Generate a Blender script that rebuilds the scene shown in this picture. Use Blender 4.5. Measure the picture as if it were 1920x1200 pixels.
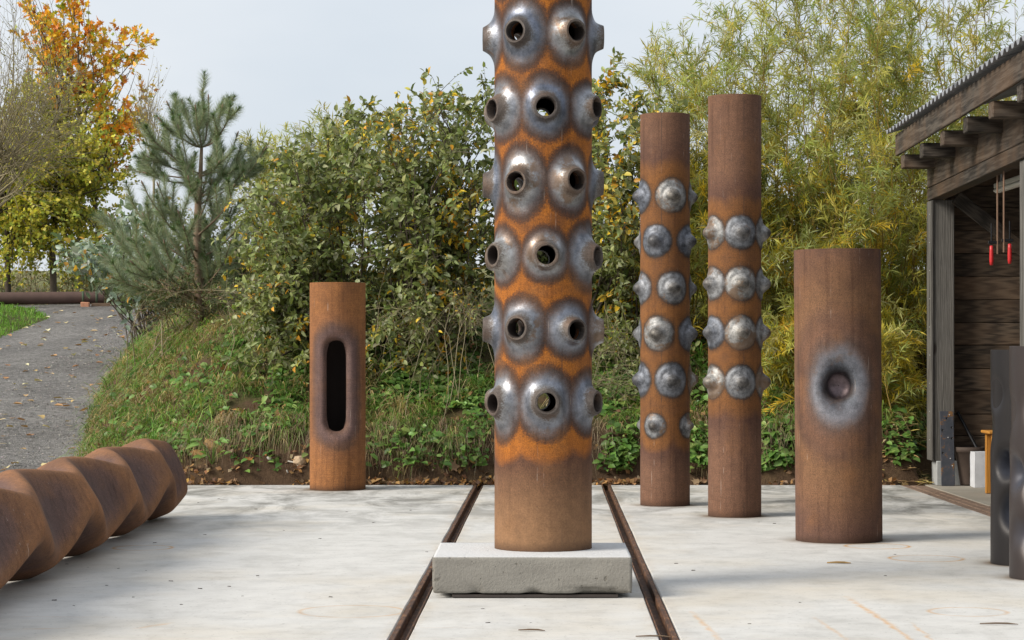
import bpy, math, random
import numpy as np
from mathutils import Vector, Matrix

for o in list(bpy.data.objects):
    bpy.data.objects.remove(o, do_unlink=True)
SC = bpy.context.scene
COL = SC.collection
rng = np.random.default_rng(7)
random.seed(7)
R = math.radians

# ------------------------------------------------------------------ camera
EYE, FPX, HOR = 1.5, 4300.0, 654.0          # eye height, focal length in photo pixels, horizon row
cam = bpy.data.cameras.new('camera')
cam.sensor_width = 36.0
cam.lens = 36.0 * FPX / 1920.0
cam.shift_y = (HOR - 600.0) / 1920.0
cam.clip_start, cam.clip_end = 0.1, 3000.0
camo = bpy.data.objects.new('camera', cam)
camo.location = (0, 0, EYE)
camo.rotation_euler = (R(90), 0, 0)
COL.objects.link(camo)
SC.camera = camo

# ------------------------------------------------------------------ sky, sun, exposure
SUN_AZ, SUN_EL = R(-114), R(32)             # from the left, a little in front
world = bpy.data.worlds.new('World')
SC.world = world
world.use_nodes = True
wn, wl = world.node_tree.nodes, world.node_tree.links
wn.clear()
wout = wn.new('ShaderNodeOutputWorld')
wbg = wn.new('ShaderNodeBackground')
sky = wn.new('ShaderNodeTexSky')
sky.sky_type = 'NISHITA'
sky.sun_disc = False
sky.sun_elevation = SUN_EL
sky.sun_rotation = SUN_AZ
sky.air_density = 1.0
sky.dust_density = 2.0
wtc = wn.new('ShaderNodeTexCoord')
wmap = wn.new('ShaderNodeMapping')
wmap.inputs['Scale'].default_value = (1.0, 1.0, 2.6)
wno = wn.new('ShaderNodeTexNoise')
wno.inputs['Scale'].default_value = 2.6
wno.inputs['Detail'].default_value = 5
wno.inputs['Roughness'].default_value = 0.5
wramp = wn.new('ShaderNodeValToRGB')
wramp.color_ramp.elements[0].position = 0.30
wramp.color_ramp.elements[0].color = (7.1, 7.85, 8.7, 1)
wramp.color_ramp.elements[1].position = 0.68
wramp.color_ramp.elements[1].color = (9.5, 9.75, 10.1, 1)
wmix = wn.new('ShaderNodeMix')
wmix.data_type = 'RGBA'
wmix.inputs[0].default_value = 0.86
wbg.inputs['Strength'].default_value = 0.085
wl.new(wtc.outputs['Generated'], wmap.inputs['Vector'])
wl.new(wmap.outputs[0], wno.inputs['Vector'])
wl.new(wno.outputs[0], wramp.inputs[0])
wl.new(sky.outputs[0], wmix.inputs[6])
wl.new(wramp.outputs[0], wmix.inputs[7])
wl.new(wmix.outputs[2], wbg.inputs['Color'])
wl.new(wbg.outputs[0], wout.inputs[0])

sun = bpy.data.lights.new('sun', 'SUN')
sun.energy = 4.1
sun.angle = R(28)
sun.color = (1.0, 0.93, 0.82)
suno = bpy.data.objects.new('sun', sun)
sdir = Vector((math.sin(SUN_AZ) * math.cos(SUN_EL), math.cos(SUN_AZ) * math.cos(SUN_EL), math.sin(SUN_EL)))
suno.rotation_euler = sdir.to_track_quat('Z', 'Y').to_euler()
suno.location = sdir * 40
COL.objects.link(suno)

SC.view_settings.view_transform = 'Standard'
SC.view_settings.look = 'None'
SC.view_settings.exposure = 0.25
SC.view_settings.gamma = 1.0
SC.view_settings.use_curve_mapping = False
SC.render.engine = 'CYCLES'
SC.cycles.max_bounces = 4
SC.cycles.diffuse_bounces = 3
SC.cycles.glossy_bounces = 2
SC.cycles.transmission_bounces = 2
SC.cycles.caustics_reflective = False
SC.cycles.transparent_max_bounces = 8
SC.cycles.use_denoising = True


# ------------------------------------------------------------------ helpers
def W(px, py, d):
    """photo pixel at distance d -> world point"""
    return np.array([(px - 960.0) * d / FPX, d, EYE - (py - HOR) * d / FPX])


def smooth01(a, b, x):
    t = np.clip((x - a) / (b - a), 0, 1)
    return t * t * (3 - 2 * t)


_perm = rng.random((64, 64, 64)).astype(np.float32)


def vnoise(p):
    """value noise in 0..1 for points (n,3)"""
    p = np.asarray(p, float)
    i = np.floor(p).astype(int)
    f = p - i
    f = f * f * (3 - 2 * f)
    out = 0
    for dx in (0, 1):
        for dy in (0, 1):
            for dz in (0, 1):
                w = (f[:, 0] if dx else 1 - f[:, 0]) * (f[:, 1] if dy else 1 - f[:, 1]) * (f[:, 2] if dz else 1 - f[:, 2])
                out = out + w * _perm[(i[:, 0] + dx) % 64, (i[:, 1] + dy) % 64, (i[:, 2] + dz) % 64]
    return out


def fbm(p, o=4):
    p = np.asarray(p, float)
    s, a, t = 0, 1.0, 0
    for k in range(o):
        s = s + a * vnoise(p * 2 ** k + 17.3 * k)
        t += a
        a *= 0.5
    return s / t


def make_mesh(name, verts, faces, smooth=True, attrs=None, normals=None):
    """faces: one (m,k) array or a list of such arrays"""
    me = bpy.data.meshes.new(name)
    verts = np.ascontiguousarray(verts, dtype=np.float32)
    fl = faces if isinstance(faces, list) else [faces]
    fl = [np.asarray(f, dtype=np.int32) for f in fl if len(f)]
    loops = np.concatenate([f.ravel() for f in fl])
    sizes = np.concatenate([np.full(len(f), f.shape[1], np.int32) for f in fl])
    starts = np.concatenate([[0], np.cumsum(sizes)[:-1]]).astype(np.int32)
    me.vertices.add(len(verts))
    me.vertices.foreach_set('co', verts.ravel())
    me.loops.add(len(loops))
    me.loops.foreach_set('vertex_index', loops)
    me.polygons.add(len(sizes))
    me.polygons.foreach_set('loop_start', starts)
    me.polygons.foreach_set('loop_total', sizes)
    me.polygons.foreach_set('use_smooth', np.full(len(sizes), smooth, dtype=bool))
    me.update(calc_edges=True)
    if not np.isfinite(verts).all():
        print('NONFINITE', name)
    if me.validate(verbose=False, clean_customdata=False):
        print('INVALID', name, len(verts), len(me.vertices))
    for k, v in (attrs or {}).items():
        v = np.asarray(v, np.float32)
        if v.ndim == 1:
            a = me.attributes.new(k, 'FLOAT', 'POINT')
            a.data.foreach_set('value', v)
        else:
            a = me.attributes.new(k, 'FLOAT_COLOR', 'POINT')
            c = np.ones((len(v), 4), np.float32)
            c[:, :3] = v[:, :3]
            a.data.foreach_set('color', c.ravel())
    if normals is not None:
        me.normals_split_custom_set_from_vertices([tuple(n) for n in normals])
    return me


def link(name, me, mat=None, parent=None, loc=None, rot=None):
    o = bpy.data.objects.new(name, me)
    COL.objects.link(o)
    if mat is not None and me is not None and not me.materials:
        me.materials.append(mat)
    if parent is not None:
        o.parent = parent
    if loc is not None:
        o.location = tuple(float(c) for c in loc)
    if rot is not None:
        o.rotation_euler = rot
    return o


def tag(o, label, cat, group=None, kind=None):
    o['label'] = label
    o['category'] = cat
    if group:
        o['group'] = group
    if kind:
        o['kind'] = kind
    return o


def thing(name, label, cat, loc=(0, 0, 0), rot=(0, 0, 0), group=None):
    o = bpy.data.objects.new(name, None)
    o.empty_display_size = 0.2
    COL.objects.link(o)
    o.location = tuple(float(c) for c in loc)
    o.rotation_euler = rot
    return tag(o, label, cat, group)


def vert_normals(v, fl):
    n = np.zeros_like(v)
    for f in fl:
        a, b, c = v[f[:, 0]], v[f[:, 1]], v[f[:, 2]]
        fn = np.cross(b - a, c - a)
        if f.shape[1] == 4:
            fn = fn + np.cross(c - a, v[f[:, 3]] - a)
        for k in range(f.shape[1]):
            np.add.at(n, f[:, k], fn)
    return n / np.maximum(np.linalg.norm(n, axis=1, keepdims=True), 1e-12)


def unit(v):
    return v / np.maximum(np.linalg.norm(v, axis=-1, keepdims=True), 1e-9)


def box_mesh(sx, sy, sz, bev=0.006, jit=0.0, c=(0, 0, 0)):
    """bevelled box as verts, faces lists"""
    import bmesh
    bm = bmesh.new()
    bmesh.ops.create_cube(bm, size=1.0)
    for v in bm.verts:
        v.co = Vector((v.co.x * sx + c[0], v.co.y * sy + c[1], v.co.z * sz + c[2]))
    if bev > 0:
        bmesh.ops.bevel(bm, geom=bm.edges[:], offset=min(bev, 0.45 * min(sx, sy, sz)), segments=1, affect='EDGES')
    if jit:
        for v in bm.verts:
            v.co += Vector((random.uniform(-jit, jit), random.uniform(-jit, jit), random.uniform(-jit, jit)))
    me = bpy.data.meshes.new('box')
    bm.to_mesh(me)
    bm.free()
    return me


def tubes(P, Rr, ns=5, cap=False):
    """P (n,k,3) centre lines, Rr (n,k) radii -> verts, quads"""
    P = np.asarray(P, float)
    n, k, _ = P.shape
    T = np.gradient(P, axis=1)
    T = unit(T)
    ref = np.where(np.abs(T[..., 2:3]) > 0.9, np.array([1.0, 0, 0]), np.array([0, 0, 1.0]))
    A = unit(np.cross(T, ref))
    B = np.cross(T, A)
    th = np.arange(ns) * 2 * np.pi / ns
    ring = A[:, :, None, :] * np.cos(th)[None, None, :, None] + B[:, :, None, :] * np.sin(th)[None, None, :, None]
    V = P[:, :, None, :] + ring * np.asarray(Rr)[:, :, None, None]
    idx = np.arange(n * k * ns).reshape(n, k, ns)
    a = idx[:, :-1, :]
    b = np.roll(a, -1, axis=2)
    d = idx[:, 1:, :]
    c = np.roll(d, -1, axis=2)
    F = np.stack([a, b, c, d], -1).reshape(-1, 4)
    return V.reshape(-1, 3), F


def merge(parts):
    """[(verts, faces)] -> one"""
    vs, fs, o = [], {}, 0
    for v, f in parts:
        vs.append(v)
        f = np.asarray(f)
        fs.setdefault(f.shape[1], []).append(f + o)
        o += len(v)
    return np.concatenate(vs), [np.concatenate(x) for x in fs.values()]


LEAF = {
    'ovate': (np.array([(0, 0, 0), (.30, .46, .10), (.32, 0, 0), (.30, -.46, .10), (.72, .36, .04), (.72, 0, -.06), (.72, -.36, .04), (1, 0, -.18)]),
              np.array([(0, 2, 1), (0, 3, 2), (1, 2, 5), (1, 5, 4), (2, 3, 6), (2, 6, 5), (4, 5, 7), (5, 6, 7)])),
    'narrow': (np.array([(0, 0, 0), (.35, .5, .0), (.35, -.5, .0), (.75, .36, -.05), (.75, -.36, -.05), (1, 0, -.14)]),
               np.array([(0, 2, 1), (1, 2, 4), (1, 4, 3), (3, 4, 5)])),
    'needle': (np.array([(0, .5, 0), (0, -.5, 0), (1, 0, 0)]), np.array([(0, 1, 2)])),
    'lobed': (np.array([(0, 0, 0), (.28, .22, .03), (.22, .52, .10), (.48, .26, .02), (.66, .50, .08), (.70, .20, 0), (1, .04, -.08),
                        (.72, -.20, 0), (.64, -.52, .08), (.46, -.25, .02), (.24, -.50, .10), (.28, -.22, .03), (.5, 0, -.03)]),
              np.array([(12, 0, 11), (12, 11, 9), (11, 10, 9), (12, 9, 7), (9, 8, 7), (12, 7, 6), (12, 6, 5), (12, 5, 3), (5, 4, 3), (12, 3, 1), (3, 2, 1), (12, 1, 0)])),
    'pair': (np.array([(0, 0, 0), (.45, .5, .06), (.45, -.5, .06), (1, 0, -.1)]), np.array([(0, 2, 1), (1, 2, 3)])),
}


def leaves(pos, dr, nr, L, Wd, tint, kind):
    """many small leaves as one (verts, tris, tint per vertex)"""
    tv, tf = LEAF[kind]
    pos, dr, nr = np.asarray(pos), unit(np.asarray(dr)), np.asarray(nr)
    side = unit(np.cross(nr, dr))
    up = np.cross(dr, side)
    n, m = len(pos), len(tv)
    V = (pos[:, None, :] + dr[:, None, :] * (tv[None, :, 0:1] * L[:, None, None])
         + side[:, None, :] * (tv[None, :, 1:2] * Wd[:, None, None]) + up[:, None, :] * (tv[None, :, 2:3] * L[:, None, None]))
    F = (tf[None] + (np.arange(n) * m)[:, None, None]).reshape(-1, 3)
    return V.reshape(-1, 3), F, np.repeat(tint, m, axis=0)


def pick(cols, w, n, var=0.25):
    """random tints from a palette with brightness variation"""
    w = np.array(w, float)
    c = np.array(cols)[rng.choice(len(cols), n, p=w / w.sum())]
    return c * (1 + rng.uniform(-var, var, (n, 1))) * (1 + rng.uniform(-.08, .08, (n, 3)))


# ------------------------------------------------------------------ material kit
class M:
    def __init__(s, name):
        s.m = bpy.data.materials.new(name)
        s.m.use_nodes = True
        s.nt = s.m.node_tree
        s.nt.nodes.clear()
        s.out = s.n('OutputMaterial')

    def n(s, t, ins=None, **props):
        nd = s.nt.nodes.new('ShaderNode' + t)
        for k, v in props.items():
            setattr(nd, k, v)
        for k, v in (ins or {}).items():
            s.set(nd.inputs[k], v)
        return nd

    def set(s, sock, v):
        if hasattr(v, 'is_output'):
            s.nt.links.new(v, sock)
        elif isinstance(v, (tuple, list)) and len(v) == 3 and sock.type == 'RGBA':
            sock.default_value = (*v, 1)
        else:
            sock.default_value = v

    def math(s, op, a, b=0.0, c=0.0, clamp=False):
        nd = s.n('Math', {0: a, 1: b, 2: c}, operation=op)
        nd.use_clamp = clamp
        return nd.outputs[0]

    def vm(s, op, a, b=(0, 0, 0)):
        nd = s.n('VectorMath', {0: a, 1: b}, operation=op)
        return nd.outputs['Value'] if op in ('LENGTH', 'DISTANCE', 'DOT_PRODUCT') else nd.outputs[0]

    def obj(s):
        return s.n('TexCoord').outputs['Object']

    def pos(s):
        return s.n('NewGeometry').outputs['Position']

    def mapping(s, v, scale=(1, 1, 1), loc=(0, 0, 0), rot=(0, 0, 0)):
        return s.n('Mapping', {'Vector': v, 'Scale': scale, 'Location': loc, 'Rotation': rot}).outputs[0]

    def noise(s, v, scale=5, detail=4, rough=0.55, dist=0.0):
        return s.n('TexNoise', {'Vector': v, 'Scale': scale, 'Detail': detail, 'Roughness': rough, 'Distortion': dist}).outputs[0]

    def ramp(s, f, stops, interp='LINEAR'):
        nd = s.n('ValToRGB', {0: f})
        cr = nd.color_ramp
        cr.interpolation = interp
        stops = sorted(stops, key=lambda q: q[0])
        cr.elements[0].position = stops[0][0]
        cr.elements[1].position = stops[-1][0]
        for p, _ in stops[1:-1]:
            cr.elements.new(p)
        for i, (p, c) in enumerate(stops):
            cr.elements[i].position = p
            cr.elements[i].color = (*c, 1) if isinstance(c, (tuple, list)) else (c, c, c, 1)
        return nd.outputs[0]

    def mix(s, f, a, b, blend='MIX'):
        nd = s.n('Mix', data_type='RGBA', blend_type=blend)
        s.set(nd.inputs[0], f)
        s.set(nd.inputs[6], a)
        s.set(nd.inputs[7], b)
        return nd.outputs[2]

    def attr(s, name, out='Fac'):
        return s.n('Attribute', attribute_name=name).outputs[out]

    def bump(s, h, strength=0.3, dist=0.01):
        return s.n('Bump', {'Height': h, 'Strength': strength, 'Distance': dist}).outputs[0]

    def bsdf(s, **k):
        p = s.n('BsdfPrincipled')
        for a, v in k.items():
            s.set(p.inputs[{'color': 'Base Color', 'rough': 'Roughness', 'metal': 'Metallic', 'normal': 'Normal', 'spec': 'Specular IOR Level'}[a]], v)
        return p.outputs[0]

    def done(s, sh):
        s.nt.links.new(sh, s.out.inputs[0])
        return s.m


def leaf_mat(name, trans=0.35, rough=0.5):
    k = M(name)
    c = k.attr('tint', 'Color')
    p = k.bsdf(color=c, rough=rough, spec=0.35)
    t = k.n('BsdfTranslucent', {'Color': k.mix(1.0, c, (1.15, 1.15, 0.7), 'MULTIPLY')}).outputs[0]
    return k.done(k.n('MixShader', {0: trans, 1: p, 2: t}).outputs[0])


def bark_mat(name, c1, c2, scale=30):
    k = M(name)
    v = k.mapping(k.pos(), (1, 1, .35))
    f = k.noise(v, scale, 4)
    return k.done(k.bsdf(color=k.mix(f, c1, c2), rough=.9, spec=.2, normal=k.bump(f, .5, .01)))


def plain_mat(name, c, rough=.6, metal=0.0, var=.25, scale=20):
    k = M(name)
    f = k.noise(k.obj(), scale, 4)
    c2 = tuple(x * (1 - var) for x in c)
    c3 = tuple(min(1, x * (1 + var)) for x in c)
    return k.done(k.bsdf(color=k.mix(f, c2, c3), rough=rough, metal=metal, normal=k.bump(f, .2, .004)))


def rust_mat(name, stops, full, steel=((0, 1), (1, 0)), amp=.3, fine=.15, seam=None, scale=7, tone=(.75, 1.2), zfade=None, blot=.4, lines=.22, shine=.82, mott=.25):
    """steel sheet: colour runs with the 'worked' attribute (distance from a worked spot, in spot radii, up to `full`)"""
    k = M(name)
    o = k.obj()
    n1 = k.noise(o, scale, 5, .6)
    n2 = k.noise(o, 90, 3, .7)
    st = k.noise(k.mapping(o, (2.5, 2.5, 55)), 2.2, 4, .65)          # fine lines round the pipe
    big = k.noise(o, 2.3, 3, .5, .6)
    t = k.attr('worked')
    t = k.math('ADD', t, k.math('MULTIPLY', k.math('SUBTRACT', n1, .5), amp * 2))
    t = k.math('ADD', t, k.math('MULTIPLY', k.math('SUBTRACT', n2, .5), fine * 2))
    tn = k.math('DIVIDE', t, full, clamp=True)
    col = k.ramp(tn, [(p / full, c) for p, c in stops])
    mk = k.ramp(tn, [(p / full, c) for p, c in steel])
    cl = k.noise(o, 16, 5, .7)
    lw = k.math('MULTIPLY', k.math('SUBTRACT', 1.0, mk), lines)
    v = k.math('ADD', k.math('MULTIPLY', st, lw), k.math('MULTIPLY', k.math('ADD', k.math('MULTIPLY', n2, .5), k.math('MULTIPLY', cl, .5)), k.math('SUBTRACT', 1.0, lw)))
    tone_f = k.ramp(v, [(.32, tone[0]), (.68, tone[1])])
    col = k.mix(1.0, col, tone_f, 'MULTIPLY')
    vary = k.attr('vary')
    cool = k.mix(vary, (.60, .64, .76), (1.32, 1.26, 1.18))
    hz = k.ramp(cl, [(.34, 1 - mott), (.5, 1.0), (.68, 1 + mott * .9)])
    col = k.mix(mk, col, k.mix(1.0, k.mix(1.0, col, cool, 'MULTIPLY'), hz, 'MULTIPLY'))
    rustmask = k.math('SUBTRACT', 1.0, mk)
    b = k.math('MULTIPLY', k.ramp(big, [(.45, 0.0), (.72, blot)]), rustmask)
    col = k.mix(b, col, (.075, .038, .028))
    b2 = k.math('MULTIPLY', k.ramp(k.noise(k.vm('ADD', o, (3, 1, 7)), 3.1, 4, .6), [(.52, 0.0), (.75, blot * .9)]), rustmask)
    col = k.mix(b2, col, (.29, .14, .055))
    pat = k.math('MULTIPLY', k.ramp(k.math('ADD', k.noise(k.vm('ADD', o, (9, 4, 2)), 5.0, 6, .68), k.math('MULTIPLY', k.math('SUBTRACT', vary, .55), .22)), [(.56, 0.0), (.63, .75)]), mk)
    col = k.mix(pat, col, (.17, .10, .055))
    run = k.noise(k.mapping(o, (15, 15, .8)), 1.6, 4, .6)
    rf = k.math('MULTIPLY', k.ramp(run, [(.50, 0.0), (.72, .55)]), rustmask)
    col = k.mix(rf, col, k.mix(1.0, col, (.42, .36, .34), 'MULTIPLY'))
    spk = k.ramp(k.noise(o, 130, 2, .6), [(.36, .74), (.5, 1.0), (.66, 1.22)])
    col = k.mix(rustmask, col, k.mix(1.0, col, spk, 'MULTIPLY'))
    # pits
    pit = k.ramp(k.noise(o, 75, 2, .5), [(.27, 1.0), (.34, 0.0)])
    col = k.mix(k.math('MULTIPLY', pit, k.math('MULTIPLY', rustmask, .5)), col, (.05, .022, .012))
    col = k.mix(rustmask, col, k.mix(1.0, col, (.82, .74, .66), 'MULTIPLY'))
    sep = k.n('SeparateXYZ', {0: o})
    if seam is not None:
        x = k.math('ADD', sep.outputs[0], k.math('MULTIPLY', k.math('SUBTRACT', n1, .5), .006))
        ln = k.math('LESS_THAN', k.math('ABSOLUTE', k.math('SUBTRACT', x, seam)), .0035)
        ln = k.math('MULTIPLY', ln, k.math('LESS_THAN', sep.outputs[1], 0.0))
        ln = k.math('MULTIPLY', ln, k.ramp(k.noise(k.mapping(o, (1, 1, 2.2)), 2, 2), [(.45, 0.0), (.6, .65)]))
        col = k.mix(k.math('MULTIPLY', ln, rustmask), col, (.045, .03, .025))
    # chalky scratches running down
    sc = k.noise(k.mapping(o, (60, 60, 1.6)), 1.2, 2, .4)
    scm = k.math('MULTIPLY', k.ramp(sc, [(.69, 0.0), (.74, .5)]), k.ramp(n1, [(.5, 0.0), (.62, 1.0)]))
    col = k.mix(k.math('MULTIPLY', scm, rustmask), col, (.5, .42, .36))
    if zfade:
        z0, z1, c = zfade
        f = k.math('DIVIDE', k.math('SUBTRACT', k.math('ADD', sep.outputs[2], k.math('MULTIPLY', n1, .25)), z0), z1 - z0, clamp=True)
        f = k.math('MULTIPLY', k.math('SUBTRACT', 1.0, f), rustmask)
        col = k.mix(k.math('MULTIPLY', f, .7), col, k.mix(1.0, c, tone_f, 'MULTIPLY'))
    ft = k.math('SUBTRACT', 1.0, k.math('DIVIDE', sep.outputs[2], k.math('ADD', .02, k.math('MULTIPLY', n1, .09)), clamp=True))  # foot band of darker rust, with contact shade put into the colour
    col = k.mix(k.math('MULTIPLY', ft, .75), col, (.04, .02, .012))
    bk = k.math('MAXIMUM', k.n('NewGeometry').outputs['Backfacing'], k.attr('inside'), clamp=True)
    col = k.mix(bk, col, (.022, .015, .012))  # dark scale inside the pipes, painted near black to stand in for shade
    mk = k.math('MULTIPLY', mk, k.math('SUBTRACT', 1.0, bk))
    rgh = k.math('ADD', k.math('MULTIPLY', mk, -.5 * shine), k.math('ADD', .72, k.math('MULTIPLY', n2, .2)))
    nrm = k.bump(k.math('ADD', n2, k.math('MULTIPLY', st, .6)), .22, .004)
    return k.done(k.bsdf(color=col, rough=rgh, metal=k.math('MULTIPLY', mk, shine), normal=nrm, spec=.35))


# ================================================================== THE SETTING
PD = np.array([20, 25.2, 27.5, 32.5, 37.5, 45, 56, 62, 66])
PXR = np.array([-4.5, -4.7, -5.1, -6.0, -6.6, -7.5, -8.7, -9.2, -9.4])       # path edge on the bank side
PXL = np.array([-15, -14.5, -14, -13, -12.2, -10.75, -11.3, -13.5, -15])     # path edge on the lawn side


def ramp_z(d):
    return np.interp(d, [0, 26, 60, 160, 220, 900], [0, 0, 2.55, 7.0, 7.3, 7.6])


def ground_z(x, d, rough=True):
    x, d = np.asarray(x, float), np.asarray(d, float)
    r = ramp_z(d)
    wob = (fbm(np.stack([x * .9, d * 0, d * 0 + 3.3], -1), 3) - .5) * .5 if rough else 0
    s1 = d - 25.33 - np.where(x > 4.45, .75, 0) - np.maximum(wob, -.05)
    zb = np.interp(s1, [-1, 0, .13, .4, 1.2, 2.2, 3.5, 6, 20, 40], [0, 0, .28, .58, .9, 1.35, 1.8, 2.15, 2.6, 3.0])
    zb = np.maximum(zb, np.where(d > 40, r + .15, 0))
    s2 = x - np.interp(d, PD, PXR)
    k = smooth01(-.1, 2.0, s2) * .75 + smooth01(-.05, .35, s2) * .25
    z = r + (zb - r) * k
    s3 = np.interp(d, PD, PXL) - x
    z = z + .18 * smooth01(-.1, 1.2, s3) * (d < 120)
    inside = (s2 < 0) & (s3 < 0) & (d < 66)
    z = np.where(inside, z - .05, z)
    if rough:
        p = np.stack([x, d, z * 1.5], -1)
        face = smooth01(0, .1, s1) * (1 - smooth01(.8, 3.0, s1))
        z = z + np.where(inside, 0, (fbm(p * 2.4, 4) - .5) * .34 * (d > 25.6) + (fbm(p * 9, 3) - .5) * .13 * face)
    return np.where((d < 25.34), -.22, z)


def axis(parts):
    return np.unique(np.concatenate([np.arange(a, b, s) for a, b, s in parts]).round(4))


def build_ground():
    gx = axis([(-420, -60, 30), (-60, -16, 3), (-16, -9, .5), (-9, 7.5, .11), (7.5, 16, .6), (16, 60, 4), (60, 421, 30)])
    gd = axis([(-20, 25, 5), (25.2, 25.36, .04), (25.36, 29.5, .07), (29.5, 40, .35), (40, 70, 1), (70, 260, 12), (260, 901, 80)])
    X, D = np.meshgrid(gx, gd)
    Z = ground_z(X.ravel(), D.ravel())
    V = np.stack([X.ravel(), D.ravel(), Z], -1)
    # the cut face is lumpy
    nx, nd = len(gx), len(gd)
    i = np.arange(nx * nd).reshape(nd, nx)
    F = np.stack([i[:-1, :-1], i[:-1, 1:], i[1:, 1:], i[1:, :-1]], -1).reshape(-1, 4)
    k = M('soil_and_turf')
    p = k.pos()
    n1 = k.noise(p, 3, 5, .6)
    n2 = k.noise(p, 28, 4, .7)
    soil = k.mix(n2, (.035, .022, .014), (.15, .095, .058))
    soil = k.mix(k.ramp(n1, [(.5, 0.0), (.7, .6)]), soil, (.17, .115, .06))
    turf = k.mix(n2, (.035, .05, .012), (.12, .13, .045))
    sep = k.n('SeparateXYZ', {0: p})
    up = k.n('SeparateXYZ', {0: k.n('NewGeometry').outputs['Normal']}).outputs[2]
    f = k.math('ADD', up, k.math('MULTIPLY', k.math('SUBTRACT', n1, .5), .8))
    f = k.ramp(f, [(.70, 0.0), (.95, .75)])
    col = k.mix(f, soil, turf)
    far = k.math('DIVIDE', k.math('SUBTRACT', sep.outputs[1], 66.0), 30.0, clamp=True)
    fld = k.mix(k.noise(k.mapping(p, (.03, .12, 0)), 1.0, 3), (.10, .14, .04), (.24, .19, .10))
    col = k.mix(far, col, fld)
    h = k.math('ADD', n2, k.noise(p, 90, 3, .6))
    mat = k.done(k.bsdf(color=col, rough=.95, spec=.15, normal=k.bump(h, .7, .03)))
    g = link('ground', make_mesh('ground', V, F), mat)
    g['kind'] = 'structure'
    g['label'] = 'dark soil bank with thin turf rising behind the concrete yard'


build_ground()


def build_path():
    dd = np.concatenate([np.arange(25.36, 40, .4), np.arange(40, 63.1, .8)])
    nx = 24
    V = []
    for d in dd:
        a, b = np.interp(d, PD, PXL), np.interp(d, PD, PXR)
        for u in np.linspace(0, 1, nx):
            x = a + (b - a) * u
            edge = (fbm(np.array([[x * 1.3, d * 1.3, 0]]), 3)[0] - .5)
            V.append((x + (edge * .35 if u in (0, 1) else 0), d, ramp_z(d) + .012 + .05 * math.sin(u * math.pi) + edge * .03))
    i = np.arange(len(V)).reshape(len(dd), nx)
    F = np.stack([i[:-1, :-1], i[:-1, 1:], i[1:, 1:], i[1:, :-1]], -1).reshape(-1, 4)
    k = M('gravel')
    p = k.pos()
    vor = k.n('TexVoronoi', {'Vector': p, 'Scale': 38.0}).outputs
    n1 = k.noise(p, 1.3, 5, .6)
    n2 = k.noise(p, 16, 4, .7)
    col = k.mix(k.n('SeparateColor', {0: vor['Color']}).outputs[0], (.15, .145, .14), (.42, .40, .38))
    col = k.mix(k.ramp(n2, [(.4, 0.0), (.65, .8)]), col, (.19, .18, .17))
    col = k.mix(k.ramp(n1, [(.45, 0.0), (.65, .55)]), col, (.32, .31, .295))
    n4 = k.noise(p, 9, 6, .75)
    col = k.mix(1.0, col, k.ramp(n4, [(.32, .55), (.5, .95), (.66, 1.4)]), 'MULTIPLY')
    worn = k.ramp(k.noise(k.mapping(p, (1, .35, 1)), .8, 4, .6), [(.35, .8), (.65, 1.15)])
    col = k.mix(1.0, col, worn, 'MULTIPLY')
    mat = k.done(k.bsdf(color=col, rough=.92, spec=.2, normal=k.bump(k.math('ADD', k.math('MULTIPLY', n4, 2.0), k.math('ADD', vor['Distance'], n2)), 1.0, .05)))
    o = link('gravel_path', make_mesh('gravel_path', np.array(V), F), mat)
    o['kind'] = 'structure'
    o['label'] = 'grey gravel path curving uphill on the left'
    # loose stones on it
    n = 4500
    d = 25.6 + 30 * rng.random(n) ** 1.3
    a, b = np.interp(d, PD, PXL), np.interp(d, PD, PXR)
    x = a + (b - a) * (.3 + .7 * rng.random(n))
    s = rng.uniform(.005, .015, n) * (1 + (d - 25) * .012)
    tv = np.array([(1, 0, 0), (-.5, .87, 0), (-.5, -.87, 0), (0, 0, .9), (0, 0, -.5)])
    rot = rng.random(n) * 6.28
    c, sn = np.cos(rot)[:, None], np.sin(rot)[:, None]
    vx = tv[None, :, 0] * c - tv[None, :, 1] * sn
    vy = tv[None, :, 0] * sn + tv[None, :, 1] * c
    V = np.stack([x[:, None] + vx * s[:, None] * 1.3, d[:, None] + vy * s[:, None], (ramp_z(d) + .05)[:, None] + tv[None, :, 2] * s[:, None]], -1)
    tf = np.array([(0, 1, 3), (1, 2, 3), (2, 0, 3), (1, 0, 4), (2, 1, 4), (0, 2, 4)])
    F = (tf[None] + (np.arange(n) * 5)[:, None, None]).reshape(-1, 3)
    tint = pick([(.26, .25, .24), (.38, .36, .33), (.17, .16, .15)], [3, 2, 2], n)
    k = M('loose_stone')
    mat = k.done(k.bsdf(color=k.attr('tint', 'Color'), rough=.9, spec=.2))
    o = link('gravel', make_mesh('gravel', V.reshape(-1, 3), F, False, {'tint': np.repeat(tint, 5, 0)}), mat)
    tag(o, 'loose grey gravel strewn over the path', 'gravel', kind='stuff')


build_path()


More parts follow.
